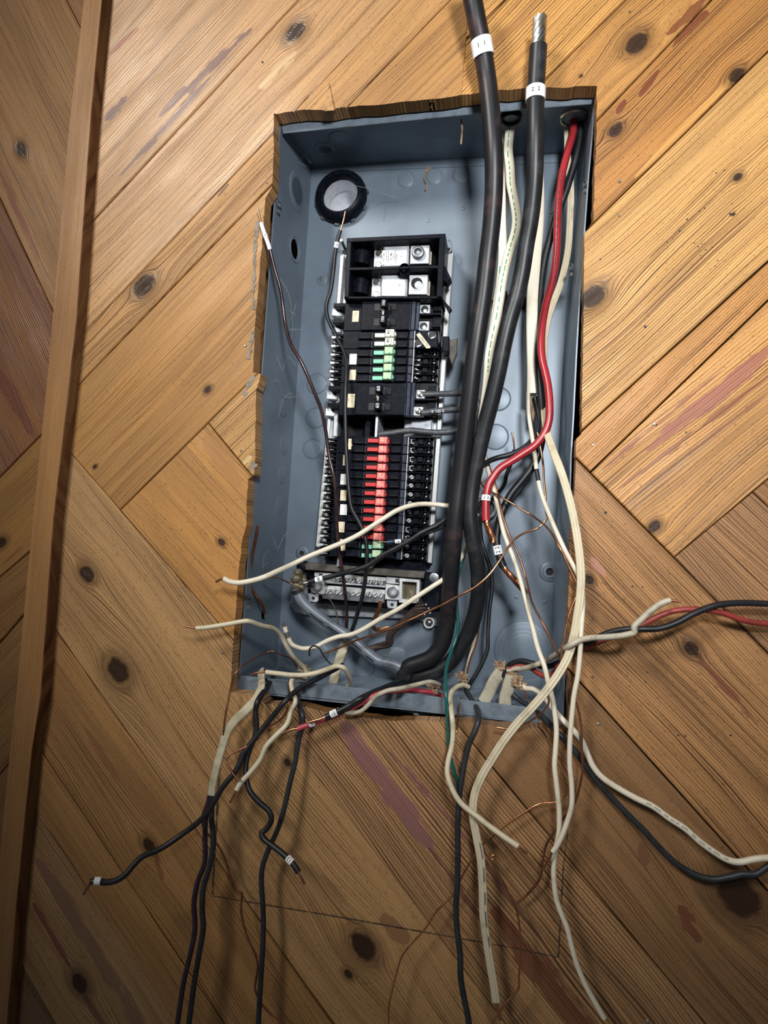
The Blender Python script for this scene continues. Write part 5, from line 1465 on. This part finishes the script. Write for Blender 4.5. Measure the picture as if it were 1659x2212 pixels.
# black, red and white bundle over the bottom lip
wire('black wire with white marker 10 and bare tip pointing left under the panel', [(884, 1462), (872, 1472), (852, 1477), (830, 1486), (805, 1496), (781, 1508), (757, 1523), (738, 1533), (721, 1541), (710, 1546), (703, 1549), (690, 1554), (678, 1557), (666, 1561)], [(0, .045), (.25, -.01), (.5, -.042), (1, -.050)], 13, 'wire_black',
     copper=[(10, 13)], bands=[(8.0, 15, '10', PI, 8)], yref=-.03)
wire('pinkish red wire with white marker 10 and bare tip, under the black one', [(962, 1505), (940, 1498), (915, 1493), (882, 1491), (850, 1493), (820, 1498), (797, 1509), (778, 1520), (757, 1531), (735, 1541), (712, 1550), (694, 1556), (680, 1561), (666, 1566), (654, 1570), (643, 1574), (634, 1575), (622, 1579), (611, 1584)],
     [(0, .030), (.2, .006), (.45, -.032), (1, -.048)], 11.5, 'redpink', copper=[(15, 18)], bands=[(12.4, 12, '10', PI, 7)], yref=-.03)
wire('pale wire looping under the black marked wire along the bottom lip', [(963, 1500), (958, 1487), (949, 1479), (929, 1473), (900, 1479), (866, 1487), (837, 1492), (813, 1504), (796, 1522), (779, 1536), (757, 1540), (742, 1537), (728, 1533)], [(0, .026), (.2, -.006), (.5, -.036), (1, -.036)], 10, 'grubby', yref=-.02)
# bottom left group
wire('flat yellowed cable folded over the bottom left lip and twisting down the boards', [(563, 1449), (565, 1466), (563, 1488), (553, 1510), (530, 1535), (508, 1556), (492, 1578), (483, 1603), (475, 1630), (467, 1660), (460, 1692), (457, 1718)], [(0, .010), (.12, -.018), (.3, -.036), (1, -.058)], 19, 'sheath_old', 'cable', 'sheathed_cable', flat=.35, taper=(1.12, .86), yref=-.03)
wire('purplish black wire from the flat yellowed cable, leaving the frame at the bottom, leftmost', [(455, 1712), (450, 1740), (444, 1775), (443, 1815), (442, 1863), (427, 1905), (419, 1951), (421, 2006), (411, 2061), (398, 2116), (389, 2171), (383, 2215), (377, 2270)], [(0, -.054), (1, -.066)], 11.5, 'wire_purple', yref=-.06)
wire('grey-black wire beside the purplish one, leaving the frame at the bottom', [(459, 1712), (457, 1767), (461, 1815), (453, 1870), (439, 1921), (437, 1969), (439, 2006), (430, 2061), (419, 2127), (408, 2212), (400, 2270)], [(0, -.056), (1, -.062)], 12.5, 'wire_grey', yref=-.06)
wire('copper wire from the flat yellowed cable, crossing behind the black wires to the bottom edge', [(450, 1718), (446, 1735), (437, 1762), (440, 1790), (453, 1806), (468, 1822), (485, 1852), (499, 1896), (513, 1920), (523, 1931), (521, 1969), (532, 2017), (551, 2061), (557, 2090), (551, 2134), (562, 2164), (582, 2188), (606, 2206), (640, 2240)], [(0, -.052), (.3, -.040), (1, -.052)], 4.8, 'copper_dark', name='bare_wire', yref=-.045)
wire('black wire with white marker 13 and copper tip bent to the right', [(592, 1454), (588, 1466), (576, 1485), (558, 1511), (552, 1535), (554, 1566), (550, 1593), (539, 1619), (532, 1645), (531, 1672), (538, 1705), (558, 1731), (581, 1752), (586, 1772), (576, 1790), (565, 1800), (572, 1814), (592, 1829), (612, 1845), (625, 1857), (635, 1869), (645, 1885), (651, 1896), (658, 1910)],
     [(0, .020), (.06, -.010), (.14, -.038), (.6, -.060), (1, -.080)], 12.5, 'wire_black', copper=[(21, 23)], cm='copper_dark', bands=[(19.1, 15, '13', PI, 8.5)], yref=-.05)
wire('black wire reaching far left with a white marker near its blurred tip', [(742, 1436), (723, 1446), (697, 1460), (668, 1475), (640, 1492), (615, 1516), (588, 1549), (564, 1578), (543, 1605), (526, 1627), (518, 1648), (506, 1670), (480, 1702), (453, 1748), (427, 1777), (388, 1806), (349, 1832), (310, 1849), (290, 1867), (271, 1889), (250, 1902), (228, 1906), (211, 1903), (197, 1905), (190, 1916), (180, 1932)],
     [(0, .030), (.10, -.015), (.2, -.042), (.6, -.070), (1, -.125)], 13, 'wire_black', copper=[(23, 25)], cm='copper_dark', bands=[(22.0, 14, '', 0)], yref=-.07)
wire('black wire hanging straight down from behind the cream one, leaving at the bottom', [(640, 1500), (646, 1522), (653, 1542), (654, 1564), (647, 1590), (642, 1617), (638, 1645), (629, 1680), (620, 1720), (609, 1765), (596, 1800), (580, 1835), (567, 1873), (565, 1910), (568, 1959), (569, 2008), (567, 2057), (564, 2106), (561, 2155), (558, 2215), (556, 2270)],
     [(0, -.004), (.06, -.034), (.4, -.046), (1, -.052)], 11.5, 'wire_grey', yref=-.04)
wire('cream wire lying along the bottom left lip, bare tip over the folded cable', [(541, 1458), (556, 1453), (574, 1452), (601, 1455), (629, 1458), (658, 1458), (685, 1453), (709, 1445), (727, 1439), (743, 1443), (752, 1457), (757, 1470), (752, 1482), (745, 1494)], [(0, -.028), (.5, -.018), (.75, .0), (1, .035)], 11, 'cream', copper=[(0, 2)], cm='copper_dark', yref=-.015)
wire('cream wire kinked over the lip, with a bare copper tip on the lower boards', [(660, 1466), (646, 1462), (635, 1465), (629, 1475), (633, 1497), (638, 1516), (629, 1535), (620, 1564), (597, 1588), (575, 1612), (562, 1641), (541, 1668), (521, 1690), (511, 1707), (506, 1717), (497, 1734)], [(0, .006), (.12, -.022), (.25, -.034), (.6, -.050), (1, -.065)], 11.5, 'cream', copper=[(13, 15)], yref=-.045)
wire('bent copper wire hooking round the black pair at lower left', [(625, 1468), (625, 1490), (624, 1516), (618, 1538), (603, 1557), (576, 1574), (558, 1595), (528, 1615), (497, 1630), (490, 1644), (496, 1660), (508, 1677), (519, 1687)], [(0, -.012), (.2, -.034), (1, -.068)], 4.4, 'copper_dark', name='bare_wire', yref=-.04)
wire('thin copper wire arching out of the bottom left corner and down the boards', [(641, 1442), (634, 1428), (624, 1420), (608, 1415), (591, 1407), (572, 1411), (538, 1429), (511, 1451), (501, 1472), (494, 1508), (487, 1545), (482, 1588)], [(0, .045), (.25, .020), (.5, -.034), (1, -.044)], 3.6, 'copper_dark', name='bare_wire', yref=-.01)
wire('thin black wire looped over the pale curled wire at bottom left', [(668, 1417), (669, 1402), (678, 1395), (690, 1401), (699, 1416), (711, 1431), (728, 1446)], [(0, .020), (1, .025)], 4, 'wire_black', yref=.02)
wire('thick bare bonding wire standing against the left side of the panel', [(557, 1136), (553, 1160), (546, 1196), (541, 1233), (540, 1254), (543, 1270), (551, 1284), (562, 1301), (570, 1314), (572, 1326)], [(0, .0), (.6, .012), (.85, .02), (1, .035)], 7, 'copper_dark', name='bonding_wire', yref=.01)

# cobwebs inside the left side of the panel
mb = MB()
rnd = random.Random(11)
web = [[(612, 300), (640, 318), (672, 352)], [(616, 345), (630, 325), (652, 312), (676, 300)], [(620, 310), (640, 345), (662, 360)], [(588, 690), (612, 668), (640, 680)], [(605, 600), (625, 640), (632, 700), (628, 740)], [(640, 655), (628, 690), (606, 716), (640, 710)],
       [(598, 770), (610, 800), (622, 770), (640, 790)], [(600, 690), (630, 712), (652, 711)], [(585, 830), (600, 822), (612, 856), (642, 857)], [(600, 905), (614, 860), (630, 848)], [(590, 1160), (600, 1185), (612, 1160), (622, 1150)], [(578, 1215), (560, 1230), (572, 1205), (590, 1200)],
       [(706, 292), (712, 286), (716, 300), (704, 312), (696, 313)], [(760, 400), (800, 408), (832, 420), (860, 428)], [(835, 440), (832, 460), (828, 480)], [(700, 300), (650, 345), (640, 395)]]
for w in web:
    at, seg, N = path(w, [(0, .03), (1, .07 if w[0][0] < 690 else .095)])
    mb.tube(seg(0, N), .00018, 4)
o = mb.build('cobweb', 'web')
o['label'], o['category'], o['kind'] = 'wispy grey cobweb strung across the left side of the panel', 'cobweb', 'stuff'
mb = MB()
for w in ([(924, 358), (920, 372), (917, 388), (921, 398), (919, 412)], [(921, 372), (930, 362)], [(996, 258), (998, 280), (996, 312)]):
    at, seg, N = path(w, D - .002 if w[0][1] > 300 else .02)
    mb.tube(seg(0, N), .0011, 6)
o = mb.build('debris', 'paper')
o['label'], o['category'] = 'shrivelled brown strand stuck on the panel back at the top centre', 'debris'
